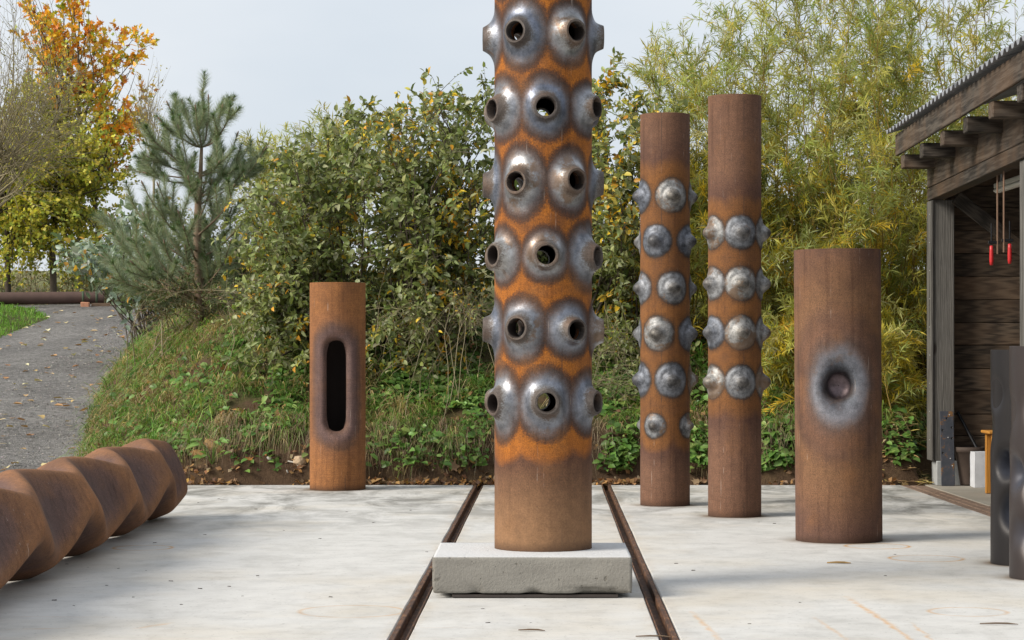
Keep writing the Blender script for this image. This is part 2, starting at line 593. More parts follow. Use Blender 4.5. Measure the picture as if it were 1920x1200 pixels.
# ------------------------------------------------------------------ concrete yard: three slabs, two rail slots
def concrete_mat():
    k = M('pale_concrete')
    p = k.pos()
    n1 = k.noise(p, .9, 5, .6, .4)
    n2 = k.noise(p, 60, 4, .7)
    n3 = k.noise(k.mapping(p, (1.0, .6, 1)), 1.7, 6, .68, .6)        # long smears
    col = k.mix(n1, (.51, .503, .485), (.61, .603, .585))
    col = k.mix(k.ramp(n3, [(.45, 0.0), (.68, .5)]), col, (.40, .392, .37))
    col = k.mix(k.ramp(k.noise(k.mapping(p, (1, 1, 1), (4, 9, 0)), .55, 4, .6), [(.47, 0.0), (.70, .5)]), col, (.52, .45, .34))
    sep = k.n('SeparateXYZ', {0: p})
    X, Y = sep.outputs[0], sep.outputs[1]
    # damp, mossy dirt near the bank and by the shed
    back = k.math('DIVIDE', k.math('SUBTRACT', Y, 17.8), 4.6, clamp=True)
    shed = k.math('MULTIPLY', k.math('DIVIDE', k.math('SUBTRACT', X, 2.2), 1.6, clamp=True), k.math('DIVIDE', k.math('SUBTRACT', Y, 18.0), 3.5, clamp=True))
    dm = k.math('MAXIMUM', k.math('MULTIPLY', back, .9), shed)
    smear = k.noise(k.mapping(p, (1.1, .6, 1), (2, 5, 0)), 1.5, 7, .72, .7)
    dirt = k.math('MULTIPLY', dm, k.ramp(smear, [(.44, 0.0), (.62, .85)]))
    col = k.mix(dirt, col, k.mix(n2, (.07, .068, .058), (.20, .195, .175)))
    # rusty / muddy seam beside each rail
    for xa, sl in ((-.59, .0165), (.816, .0165)):
        q = k.math('SUBTRACT', k.math('SUBTRACT', X, xa), k.math('MULTIPLY', k.math('SUBTRACT', Y, 11.81), sl))
        g = k.math('SUBTRACT', 1.0, k.math('DIVIDE', k.math('ABSOLUTE', q), .17, clamp=True))
        g = k.math('MULTIPLY', k.math('POWER', g, 1.6), k.ramp(k.noise(k.mapping(p, (3, .8, 1)), 2, 5, .7), [(.4, 0.0), (.7, .8)]))
        col = k.mix(g, col, (.40, .29, .16))
    rn = k.noise(p, 7, 4, .6)
    # rust rings left by pipes, and a few dragged streaks
    rings = [(W(1645, 1026, 0)[0], 0)]
    for px, py, rad, a in ((1645, 1024, .24, 1.0), (1737, 1047, .26, .95), (1815, 1147, .22, .6), (268, 1027, .22, .95), (660, 1146, .30, .55), (1180, 1040, .01, 0)):
        d = EYE * FPX / (py - HOR)
        c = ((px - 960) * d / FPX, d, 0)
        dist = k.vm('DISTANCE', k.n('CombineXYZ', {0: X, 1: Y, 2: 0.0}).outputs[0], c)
        e = k.math('ABSOLUTE', k.math('SUBTRACT', dist, rad))
        e = k.math('SUBTRACT', 1.0, k.math('DIVIDE', e, .024, clamp=True))
        e = k.math('MULTIPLY', e, k.ramp(rn, [(.32, .3 * a), (.58, a)]))
        col = k.mix(e, col, (.50, .25, .05))
    for (ax, ay), (bx, by), wd, a in (((1592, 1122), (1672, 1172), .03, .8), ((1660, 1165), (1730, 1215), .022, .75), ((1530, 1160), (1590, 1200), .022, .55),
                                      ((1300, 1150), (1350, 1200), .024, .7), ((1712, 1170), (1755, 1205), .018, .6), ((20, 1180), (120, 1178), .02, .55),
                                      ((255, 1178), (320, 1168), .03, .5), ((30, 1156), (200, 1157), .012, .5), ((780, 1177), (880, 1177), .012, .4)):
        da, db = EYE * FPX / (ay - HOR), EYE * FPX / (by - HOR)
        A = np.array([(ax - 960) * da / FPX, da])
        B = np.array([(bx - 960) * db / FPX, db])
        L = np.linalg.norm(B - A)
        u = (B - A) / L
        rx, ry = k.math('SUBTRACT', X, float(A[0])), k.math('SUBTRACT', Y, float(A[1]))
        al = k.math('ADD', k.math('MULTIPLY', rx, float(u[0])), k.math('MULTIPLY', ry, float(u[1])))
        pr = k.math('ADD', k.math('MULTIPLY', rx, float(-u[1])), k.math('MULTIPLY', ry, float(u[0])))
        pr = k.math('ADD', pr, k.math('MULTIPLY', k.math('SUBTRACT', rn, .5), .08))
        e = k.math('SUBTRACT', 1.0, k.math('DIVIDE', k.math('ABSOLUTE', pr), wd, clamp=True))
        cl = k.math('SUBTRACT', 1.0, k.math('DIVIDE', k.math('ABSOLUTE', k.math('SUBTRACT', al, float(L / 2))), float(L * .62), clamp=True))
        e = k.math('MULTIPLY', k.math('MULTIPLY', e, k.math('POWER', cl, .5)), k.ramp(rn, [(.3, .2 * a), (.6, a)]))
        col = k.mix(e, col, (.58, .30, .07))
    for bx, bd, br in ((-1.862, 24.5, .298), (1.47, 22.02, .238), (1.998, 20.58, .238), (2.563, 17.98, .338), (3.58, 16.02, .235), (3.51, 15.02, .25)):  # rusty dirt ring round each pipe foot, with contact shadow painted in
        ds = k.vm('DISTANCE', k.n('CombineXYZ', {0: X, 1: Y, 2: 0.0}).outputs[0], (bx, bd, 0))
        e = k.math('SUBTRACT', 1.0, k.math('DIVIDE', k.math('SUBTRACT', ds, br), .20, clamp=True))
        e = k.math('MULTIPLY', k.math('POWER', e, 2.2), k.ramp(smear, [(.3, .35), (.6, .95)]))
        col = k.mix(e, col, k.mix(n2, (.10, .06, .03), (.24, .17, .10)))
    patch = k.noise(k.mapping(p, (1, 1, 1), (7, 2, 0)), 4.5, 5, .7)
    col = k.mix(1.0, col, k.ramp(patch, [(.3, .84), (.5, 1.0), (.7, 1.06)]), 'MULTIPLY')
    pore = k.ramp(k.noise(p, 34, 2, .5), [(.29, 1.0), (.35, 0.0)])
    col = k.mix(k.math('MULTIPLY', pore, .55), col, (.24, .235, .22))
    rough = k.math('ADD', .68, k.math('MULTIPLY', n3, .2))
    return k.done(k.bsdf(color=col, rough=rough, spec=.3, normal=k.bump(k.math('ADD', n2, k.math('MULTIPLY', n3, 1.2)), .25, .006)))


def rail_x(d, which):
    return (-.59 if which == 0 else .816) + (d - 11.81) * .0165


def build_yard():
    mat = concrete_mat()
    root = bpy.data.objects.new('concrete_yard', None)
    COL.objects.link(root)
    root['kind'] = 'structure'
    root['label'] = 'pale concrete yard in three slabs split by two rails'
    D0, D1, hw = -4.0, 25.24, .052

    def slab(xa, xb):
        """xa, xb: functions of depth"""
        ds = np.linspace(D0, D1, 60)
        V, F = [], []
        for d in ds:
            a, b = xa(d), xb(d)
            j = (vnoise(np.array([[a * 3, d * 5, 1.0], [b * 3 + 9, d * 5, 4.0]])) - .5) * .006
            V += [(a + j[0], d, -.2), (a + j[0], d, -.008), (a + .008 + j[0], d, 0), (b - .008 + j[1], d, 0), (b + j[1], d, -.008), (b + j[1], d, -.2)]
        for i in range(len(ds) - 1):
            for q in range(5):
                F.append((i * 6 + q, i * 6 + q + 6, i * 6 + q + 7, i * 6 + q + 1))
        n = len(V) - 6
        V = np.array(V)
        me = make_mesh('slab', V, [np.array(F)[:, ::-1], np.array([[n, n + 1, n + 2, n + 3, n + 4, n + 5]])], False)
        return link('slab', me, mat, root)

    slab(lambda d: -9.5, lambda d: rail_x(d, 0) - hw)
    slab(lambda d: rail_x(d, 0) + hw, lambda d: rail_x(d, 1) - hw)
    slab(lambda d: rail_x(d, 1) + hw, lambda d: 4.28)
    # rails: a rusty channel with a raised lip, mud in the groove
    k = M('rail_rust')
    p = k.pos()
    f = k.noise(k.mapping(p, (6, 1.5, 6)), 5, 5, .65)
    rmat = k.done(k.bsdf(color=k.ramp(f, [(.3, (.022, .012, .008)), (.52, (.085, .036, .016)), (.75, (.26, .13, .055))]), rough=.75, normal=k.bump(f, .5, .01)))
    for w, lab in ((0, 'rusty steel rail sunk in the slot left of the concrete plinth'), (1, 'rusty steel rail sunk in the slot right of the concrete plinth')):
        t = thing('steel_rail', lab, 'rail', (rail_x(D0, w), D0, 0), (0, 0, -math.atan(.0165)), 'rails in the concrete yard')
        Ln = (D1 - D0) * 1.0001
        sg = 1 if w == 0 else -1

        def bar(name, x, wd, zt, zb):
            me = box_mesh(wd, Ln, zt - zb, .004, c=(x, Ln / 2, (zt + zb) / 2))
            return link(name, me, rmat, t)
        bar('rail_base', 0, .104, -.055, -.12)
        bar('rail_head', -sg * .030, .030, .004, -.054)
        bar('guard_lip', sg * .043, .010, .001, -.054)
    return mat


CONC = build_yard()

# strip of weathered boards and the shed floor
k = M('floor_tan')
p = k.pos()
f = k.noise(k.mapping(p, (1.5, 1, 1)), 2.5, 5, .65)
FLOOR = k.done(k.bsdf(color=k.mix(f, (.20, .18, .145), (.36, .33, .28)), rough=.9, normal=k.bump(k.noise(p, 50, 4), .3, .006)))
fl = link('shed_floor', box_mesh(4.2, 12.2, .2, .004, c=(6.66, 19.9, -.1)), FLOOR)
fl['kind'] = 'structure'
fl['label'] = 'tan concrete floor of the open timber shed'
k = M('weathered_brick')
p = k.pos()
f = k.noise(p, 14, 5, .65)
BRK = k.done(k.bsdf(color=k.ramp(f, [(.3, (.09, .06, .045)), (.55, (.20, .13, .09)), (.75, (.30, .22, .16))]), rough=.9, normal=k.bump(f, .5, .01)))
strip = bpy.data.objects.new('edging_strip', None)
COL.objects.link(strip)
strip['kind'] = 'structure'
strip['label'] = 'narrow strip of brown timber edging between yard and shed floor'
for r, xx in enumerate((4.335, 4.435, 4.525)):
    me = box_mesh(.082, 1.19, .09, .006)
    d = 14.1 + .3 * r
    while d < 25.2:
        link('edging_board', me, BRK, strip, (xx, d + .6, -.05 + random.uniform(-.006, .004)), (0, 0, random.uniform(-.004, .004)))
        d += 1.2


# ================================================================== STEEL SCULPTURES
def split_parts(root, V, fl, group, mats, names, heat, who=None, inside=None):
    """one surface cut into part meshes that keep the normals of the whole"""
    N = vert_normals(V, fl)
    ng = int(max(g.max() for g in group)) + 1
    for gi in range(-1, ng):
        sub = [f[g == gi] for f, g in zip(fl, group)]
        sub = [s for s in sub if len(s)]
        if not sub:
            continue
        used = np.unique(np.concatenate([s.ravel() for s in sub]))
        mp = np.zeros(len(V), int)
        mp[used] = np.arange(len(used))
        me = make_mesh(names[gi < 0], V[used], [mp[s] for s in sub], True, {'worked': heat[used], 'vary': np.full(len(used), .5) if who is None else who[used], 'inside': np.zeros(len(used)) if inside is None else inside[used]}, N[used])
        link(names[gi < 0], me, mats, root)


def weld(V, fl, *arrs):
    key = np.round(V / 2e-5).astype(np.int64)
    _, first, inv = np.unique(key, axis=0, return_index=True, return_inverse=True)
    inv = inv.ravel()
    out = []
    for f in fl:
        g = inv[f]
        out.append(g)
    return V[first], out, [a[first] for a in arrs]


def thick_top(Rr, z, th=.012, inner=.5, n=96):
    """rim at a cut end plus the inside wall"""
    t = np.arange(n) * 2 * np.pi / n
    prof = [(Rr, z), (Rr - .001, z + .002), (Rr - th, z + .002), (Rr - th - .001, z), (Rr - th - .002, z - inner)]
    V = np.array([[r * math.cos(a), r * math.sin(a), zz] for r, zz in prof for a in t])
    i = np.arange(len(V)).reshape(len(prof), n)
    F = np.stack([i[:-1], np.roll(i, -1, 1)[:-1], np.roll(i, -1, 1)[1:], i[1:]], -1).reshape(-1, 4)
    return V, F


def cyl_grid(Rr, zs, nt):
    th = np.arange(nt) * 2 * np.pi / nt
    T, Z = np.meshgrid(th, zs)
    i = np.arange(T.size).reshape(T.shape)
    j = np.roll(i, -1, 1)
    F = np.stack([i[:-1], j[:-1], j[1:], i[1:]], -1).reshape(-1, 4)
    return T.ravel(), Z.ravel(), F


def ang(a):
    return (a + np.pi) % (2 * np.pi) - np.pi


def rim_part(root, Rr, z, mat, th=.012, heat=4.0):
    V, F = thick_top(Rr, z, th)
    link('cut_rim', make_mesh('cut_rim', V, F, True, {'worked': np.full(len(V), heat)}), mat, root)


# ---------------------------------------------------------------- column with pulled nozzles
def nozzle_column():
    Rr = .306
    loc = (.196, 14.42, .249)
    ROWZ = [1.164 + .457 * i - loc[2] for i in range(8)]
    rows = [(z, [(-90 + 60 * k2 + (0 if i % 2 == 0 else 30)) * math.pi / 180 for k2 in range(6)]) for i, z in enumerate(ROWZ)]
    root = thing('nozzle_column', 'tall orange rust steel column covered in grey open nozzles, standing on the concrete plinth', 'sculpture', loc, (0, 0, R(1.5)))
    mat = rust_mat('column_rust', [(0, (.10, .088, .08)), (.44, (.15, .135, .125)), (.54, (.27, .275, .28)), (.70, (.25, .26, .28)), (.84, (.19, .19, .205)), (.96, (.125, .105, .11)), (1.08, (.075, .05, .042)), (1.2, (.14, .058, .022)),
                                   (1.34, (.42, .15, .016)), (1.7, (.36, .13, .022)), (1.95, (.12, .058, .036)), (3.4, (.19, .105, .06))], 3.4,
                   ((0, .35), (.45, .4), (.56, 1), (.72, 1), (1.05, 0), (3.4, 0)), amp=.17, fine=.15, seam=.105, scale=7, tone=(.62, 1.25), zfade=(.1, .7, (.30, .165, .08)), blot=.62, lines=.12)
    A, B, HH = .150, .176, .2285
    nb = 16
    # boundary of a cell, counter-clockwise, in (u, v)
    hw = Rr * math.pi / 6
    bu, bv = [], []
    for a, b in (((-1, -1), (1, -1)), ((1, -1), (1, 1)), ((1, 1), (-1, 1)), ((-1, 1), (-1, -1))):
        for q in range(nb):
            bu.append(hw * (a[0] + (b[0] - a[0]) * q / nb))
            bv.append(HH * (a[1] + (b[1] - a[1]) * q / nb))
    bu, bv = np.array(bu), np.array(bv)
    nn = len(bu)
    br = np.hypot(bu, bv)
    cu, cv = bu / br, bv / br
    inner = [(.060, Rr - .035), (.057, Rr + .02), (.0565, Rr + .06), (.0580, Rr + .0715), (.0600, Rr + .0735), (.0660, Rr + .0735), (.0695, Rr + .0720)]
    K = 22
    Vs, Fs, off = [], [], 0
    for zc, angs in rows:
        for a0 in angs:
            a0 = a0 + R(1.0)
            X = []
            jit = random.uniform(.72, 1.3)
            du, dv = random.uniform(-.009, .009), random.uniform(-.011, .011)
            for r, w in inner:
                X.append(np.stack([r * cu + du, r * cv + dv, np.full(nn, w)], -1))
            for q in range(K + 1):
                t = (q / K) ** 1.7
                u = cu * .0722 * (1 - t) + bu * t
                v = cv * .0722 * (1 - t) + bv * t
                r = np.hypot(u, v)
                edge = 1 - smooth01(.55, 1.0, np.maximum(np.abs(u) / hw, np.abs(v) / HH))
                u, v = u + du * (1 - t), v + dv * (1 - t)
                r = np.maximum(np.hypot(u - du * (1 - t), v - dv * (1 - t)), .072)
                h = (.048 * np.exp(-((r - .072) / .016) ** 1.35) + .0255 * np.exp(-((r - .072) / .062) ** 2)) * edge * (1 + (jit - 1) * smooth01(.07, .1, r))
                S = smooth01(.068, .15, r)
                w = Rr * (1 - S) + Rr * np.cos(u / Rr) * S + h
                X.append(np.stack([Rr * np.sin(u / Rr), v, w], -1))
            X = np.array(X).reshape(-1, 3)
            ca, sa = math.cos(a0), math.sin(a0)
            # u -> tangent, w -> outward
            P = np.stack([X[:, 2] * ca - X[:, 0] * sa, X[:, 2] * sa + X[:, 0] * ca, X[:, 1] + zc], -1)
            i = np.arange(len(P)).reshape(-1, nn)
            F = np.stack([i[:-1], np.roll(i, -1, 1)[:-1], np.roll(i, -1, 1)[1:], i[1:]], -1).reshape(-1, 4)[:, ::-1]
            Vs.append(P)
            Fs.append(F + off)
            off += len(P)
    # plain foot and head
    nt = 6 * nb * 2
    for za, zb in ((0.0, ROWZ[0] - HH), (ROWZ[-1] + HH, ROWZ[-1] + HH + .45)):
        T, Z, F = cyl_grid(Rr, np.linspace(za, zb, 20), nt // 2)
        off0 = (R(1.0) - math.pi / 2 - math.pi / 6) if za == 0 else (R(1.0) - math.pi / 2 - math.pi / 6 + (math.pi / 6 if (len(rows) - 1) % 2 else 0))
        T = T + off0
        Vs.append(np.stack([Rr * np.cos(T), Rr * np.sin(T), Z], -1))
        Fs.append(F + off)
        off += len(T)
    V, F = np.concatenate(Vs), np.concatenate(Fs)
    V, (F,), _ = weld(V, [F])
    th, zz, rad = np.arctan2(V[:, 1], V[:, 0]), V[:, 2], np.hypot(V[:, 0], V[:, 1])
    best = np.full(len(V), 9.0)
    near_ax = np.full(len(V), 9.0)
    who = np.zeros(len(V), int)
    g = 0
    for zc, angs in rows:
        for a0 in angs:
            sa = random.uniform(.90, 1.16)
            sz = random.uniform(.86, 1.2)
            dd = np.hypot(ang(th - a0 - R(1.0)) * Rr / (A * sa), (zz - zc) / (B * sz))
            m = dd < best
            best[m], who[m] = dd[m], g
            a1 = a0 + R(1.0)
            front = V[:, 0] * math.cos(a1) + V[:, 1] * math.sin(a1) > Rr * .7
            ax = np.hypot(-V[:, 0] * math.sin(a1) + V[:, 1] * math.cos(a1), zz - zc)
            near_ax = np.where(front, np.minimum(near_ax, np.where((ax < .061) & (rad < Rr + .05), 0, ax)), near_ax)
            g += 1
    heat = best.copy()
    heat[(rad < Rr - .012)] = 3.0
    fb = best[F].mean(1)
    fg = np.where(fb < .93, who[F[:, 0]], -1)
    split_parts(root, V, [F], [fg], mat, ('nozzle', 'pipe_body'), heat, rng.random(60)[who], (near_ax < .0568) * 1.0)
    rim_part(root, Rr, ROWZ[-1] + HH + .45, mat)
    # plinth
    Wp, Dp, Hp = 1.2, 1.02, .222
    nx, ny, nz = 60, 24, 14
    k = M('rough_concrete')
    p = k.pos()
    f = k.noise(k.mapping(p, (1, 1, 4)), 3, 6, .65)
    f2 = k.noise(p, 55, 4, .7)
    pock = k.ramp(k.noise(p, 22, 3, .6), [(.30, 1.0), (.36, 0.0)])
    col = k.mix(f, (.12, .11, .095), (.28, .265, .235))  # sides coloured darker than the top, their shading painted in
    col = k.mix(k.math('MULTIPLY', f2, .3), col, (.40, .39, .36))
    col = k.mix(k.math('MULTIPLY', pock, .7), col, (.13, .12, .10))
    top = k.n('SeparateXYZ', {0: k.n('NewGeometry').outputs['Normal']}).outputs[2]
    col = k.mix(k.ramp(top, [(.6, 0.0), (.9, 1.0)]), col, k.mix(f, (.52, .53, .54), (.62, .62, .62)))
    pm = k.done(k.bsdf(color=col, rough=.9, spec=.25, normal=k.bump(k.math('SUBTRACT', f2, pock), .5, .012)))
    Vp, Fp = [], []
    o = 0
    for ax, (n1, n2) in (('f', (nx, nz)), ('b', (nx, nz)), ('l', (ny, nz)), ('r', (ny, nz)), ('t', (nx, ny)), ('u', (nx, ny))):
        a, b = np.meshgrid(np.linspace(-1, 1, n1), np.linspace(-1, 1, n2))
        a, b = a.ravel(), b.ravel()
        one = np.ones_like(a)
        q = {'f': (a, -one, b), 'b': (-a, one, b), 'l': (-one, -a, b), 'r': (one, a, b), 't': (a, b, one), 'u': (-a, b, -one)}[ax]
        Vp.append(np.stack(q, -1))
        i = np.arange(n1 * n2).reshape(n2, n1)
        Fp.append(np.stack([i[:-1, :-1], i[:-1, 1:], i[1:, 1:], i[1:, :-1]], -1).reshape(-1, 4) + o)
        o += n1 * n2
    Vp, Fp = np.concatenate(Vp) * np.array([Wp / 2, Dp / 2, Hp / 2]), np.concatenate(Fp)
    Vp, (Fp,), _ = weld(Vp, [Fp])
    low = 1 - smooth01(-.5 * Hp, -.5 * Hp + .05, Vp[:, 2])
    nz_ = fbm(Vp * 14, 4) - .5
    edge = (np.abs(Vp[:, 0]) > Wp / 2 - .03) | (np.abs(Vp[:, 1]) > Dp / 2 - .03)
    chip = np.maximum(0, fbm(Vp * 9 + 5, 3) - .5) * .09 + .004
    Vp[:, 2] += np.where(edge, low * chip, 0) + nz_ * .002
    inw = np.array([np.sign(Vp[:, 0]) * (np.abs(Vp[:, 0]) > Wp / 2 - .002), np.sign(Vp[:, 1]) * (np.abs(Vp[:, 1]) > Dp / 2 - .002)]).T
    hi = smooth01(.5 * Hp - .008, .5 * Hp, Vp[:, 2])
    Vp[:, :2] -= inw * (low * chip * .8 + .004 * nz_ + hi * (.004 + .012 * np.maximum(0, nz_)))[:, None]
    pl = link('concrete_plinth', make_mesh('concrete_plinth', Vp, Fp), pm, None, (.127, 13.78 + Dp / 2, .249 - Hp / 2), (0, 0, R(-.6)))
    tag(pl, 'low grey concrete plinth with chipped bottom edge under the nozzle column', 'plinth')
    sm = plain_mat('dark_strip', (.05, .04, .035), .6, .3)
    b = link('shim_bar', box_mesh(1.0, .05, .018, .003, c=(0, 0, .009)), sm, None, (.14, 13.815, .004))
    tag(b, 'flat dark steel bar wedged under the front of the concrete plinth', 'steel bar')
    b = link('shim_bar', box_mesh(1.0, .05, .018, .003, c=(0, 0, .009)), sm, None, (.14, 14.72, .004))
    tag(b, 'flat steel bar wedged under the back of the concrete plinth', 'steel bar')


nozzle_column()


# ---------------------------------------------------------------- pipe with the long slot
def slot_pipe():
    Rr, Hh = .298, 2.2
    root = thing('slotted_pipe', 'short orange brown steel pipe with a tall dark oval slot, left of the column', 'sculpture', (-1.862, 24.5, .002))
    mat = rust_mat('slot_rust', [(0, (.12, .08, .075)), (.5, (.17, .115, .115)), (1.0, (.14, .09, .085)), (1.4, (.17, .095, .065)), (1.9, (.29, .135, .06)), (3, (.33, .15, .055))], 3.0,
                   ((0, 0), (3, 0)), amp=.5, fine=.14, seam=.10, scale=4, tone=(.55, 1.3), blot=.35, lines=.32)
    zc, sh, rs = 1.105, .375, .108           # slot centre, half length of the straight part, end radius
    nb1, nb2 = 26, 40
    hw, za, zb = Rr * R(80), .35, 1.86
    bu, bv = [], []
    for a, b, n in (((-1, 0), (1, 0), nb1), ((1, 0), (1, 1), nb2), ((1, 1), (-1, 1), nb1), ((-1, 1), (-1, 0), nb2)):
        for q in range(n):
            bu.append(hw * (a[0] + (b[0] - a[0]) * q / n))
            y = a[1] + (b[1] - a[1]) * q / n
            bv.append(za + (zb - za) * y - zc)
    bu, bv = np.array(bu), np.array(bv)
    # nearest point on the slot's spine, then out to its edge
    sv = np.clip(bv, -sh, sh) * np.clip(np.abs(bv) / (np.abs(bv) + 1e-6), 0, 1)
    sv = np.clip(bv * sh / (zb - zc), -sh, sh) * .35 + np.clip(bv, -sh, sh) * .65
    dx, dy = bu, bv - sv
    L = np.hypot(dx, dy)
    eu, ev = dx / L * rs, sv + dy / L * rs
    K = 30
    X, H = [], []
    for w_off, sc in ((-.17, 1.06), (-.13, 1.0), (-.085, .985)):
        X.append(np.stack([eu * sc, ev, np.full_like(eu, 0) + w_off], -1))
        H.append(np.zeros_like(eu))
    for q in range(K + 1):
        t = (q / K) ** 1.5
        u, v = eu * (1 - t) + bu * t, ev * (1 - t) + bv * t
        dd = np.hypot(u, v - np.clip(v, -sh, sh)) - rs
        dd = np.maximum(dd, 0)
        edge = 1 - smooth01(.7, 1, np.maximum(np.abs(u) / hw, np.abs(v) / (zb - zc)))
        dip = -(.055 * np.exp(-dd / .022) + .022 * np.exp(-(dd / .07) ** 2)) * edge
        X.append(np.stack([u, v, dip], -1))
        H.append(dd / .125)
    n = len(bu)
    X, H = np.array(X).reshape(-1, 3), np.concatenate(H)
    P = np.stack([Rr * np.sin(X[:, 0] / Rr), -(Rr * np.cos(X[:, 0] / Rr) + X[:, 2]), X[:, 1] + zc], -1)
    i = np.arange(len(P)).reshape(-1, n)
    F1 = np.stack([i[:-1], np.roll(i, -1, 1)[:-1], np.roll(i, -1, 1)[1:], i[1:]], -1).reshape(-1, 4)[:, ::-1]
    parts = [(P, F1)]
    hh = [H]
    # the rest of the wall
    def patch(t0, t1, z0, z1, nt, nz):
        T, Z = np.meshgrid(np.linspace(t0, t1, nt + 1), np.linspace(z0, z1, nz + 1))
        i = np.arange(T.size).reshape(T.shape)
        F = np.stack([i[:-1, :-1], i[:-1, 1:], i[1:, 1:], i[1:, :-1]], -1).reshape(-1, 4)
        V = np.stack([Rr * np.cos(T), Rr * np.sin(T), Z], -1).reshape(-1, 3)
        u, v = ang(T.ravel() + math.pi / 2) * Rr, Z.ravel() - zc
        parts.append((V, F))
        hh.append(np.maximum(0, np.hypot(u, v - np.clip(v, -sh, sh)) - rs) / .125)
    w = R(80)
    c = -math.pi / 2
    patch(c + w, c + 2 * math.pi - w, za, zb, 40, nb2)
    patch(c - w, c + w, 0, za, nb1, 10)
    patch(c + w, c + 2 * math.pi - w, 0, za, 40, 10)
    patch(c - w, c + w, zb, Hh, nb1, 10)
    patch(c + w, c + 2 * math.pi - w, zb, Hh, 40, 10)
    V, fl = merge(parts)
    heat = np.concatenate(hh)
    V, fl, (heat,) = weld(V, fl, heat)
    rad = np.hypot(V[:, 0], V[:, 1])
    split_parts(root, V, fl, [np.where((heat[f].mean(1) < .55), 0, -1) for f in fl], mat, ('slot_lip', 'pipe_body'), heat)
    rim_part(root, Rr, Hh, mat)


slot_pipe()


# ---------------------------------------------------------------- pipes with pushed-out studs
def stud_pipe(px, dbase, Rr, top, rows, lab, rad=.166, seam=.02):
    loc = ((px - 960) * dbase / FPX, dbase, .002)
    root = thing('studded_pipe', lab, 'sculpture', loc)
    st = [(0, (.10, .095, .088)), (.26, (.13, .125, .118)), (.40, (.24, .245, .25)), (.60, (.21, .215, .22)), (.78, (.21, .22, .23)), (.90, (.13, .125, .125)), (.99, (.055, .042, .036)), (1.07, (.16, .075, .028)),
          (1.3, (.24, .105, .03)), (1.75, (.22, .10, .036)), (2.2, (.125, .065, .048)), (3.6, (.19, .105, .07))]
    mat = rust_mat('stud_rust', st, 3.6, ((0, 1), (.9, 1), (1.02, 0), (3.6, 0)), amp=.12, fine=.12, seam=seam, scale=9, tone=(.6, 1.25), blot=.4, lines=.2, shine=.5, mott=.5)
    nt = 140
    zs = np.linspace(0, top, int(top / .0115))
    T, Z, F = cyl_grid(Rr, zs, nt)
    best = np.full(len(T), 9.0)
    bv = np.full(len(T), 9.0)
    who = np.zeros(len(T), int)
    disp = np.zeros(len(T))
    g = 0
    for z, angs, sc in rows:
        for a in angs:
            a0 = R(a - 90)
            rr = np.hypot(ang(T - a0) * Rr, Z - z) / sc
            q = rr / rad
            h = (.034 * np.clip(1 - q * q, 0, 1) ** 1.3 + .052 * np.exp(-(rr / .062) ** 3.2) * np.clip(1 - .22 * (rr / .062) ** 2, 0, 1) - .006 * np.exp(-((rr - .086) / .018) ** 2) * (q < 1)) * sc
            disp = np.maximum(disp, np.where(q < 1, np.maximum(h, 0), 0))
            m = q < best
            best[m], who[m] = q[m], g
            g += 1
    edge_d = best * 1.0
    rr = Rr + disp
    V = np.stack([rr * np.cos(T), rr * np.sin(T), Z], -1)
    heat = edge_d
    fb = best[F].mean(1)
    fg = np.where(fb < .97, who[F[:, 0]], -1)
    split_parts(root, V, [F], [fg], mat, ('stud', 'pipe_body'), heat, rng.random(60)[who])
    rim_part(root, Rr, top, mat)


def zrow(py, d):
    return EYE - (py - HOR) * d / FPX


d1 = 22.02
stud_pipe(1247, d1, .238, zrow(216, d1), [(zrow(y, d1 - .2), [o + 90 * q for q in range(4)], s) for y, o, s in
          ((367, 13, 1.0), (452, -27, .97), (540, 15, .96), (626, -22, 1.02), (713, 12, 1.04), (799, -30, .74))],
          'slimmer shorter pipe with staggered grey studs, left of the twin studded pipes', seam=-.05)
d2 = 20.58
stud_pipe(1377.5, d2, .238, zrow(182, d2), [(zrow(y, d2 - .2), [9 + 72 * q for q in range(5)], 1.0) for y in (436, 532, 624, 717)],
          'taller brown pipe with four even rows of grey studs, right of the twin studded pipes', rad=.156, seam=.06)


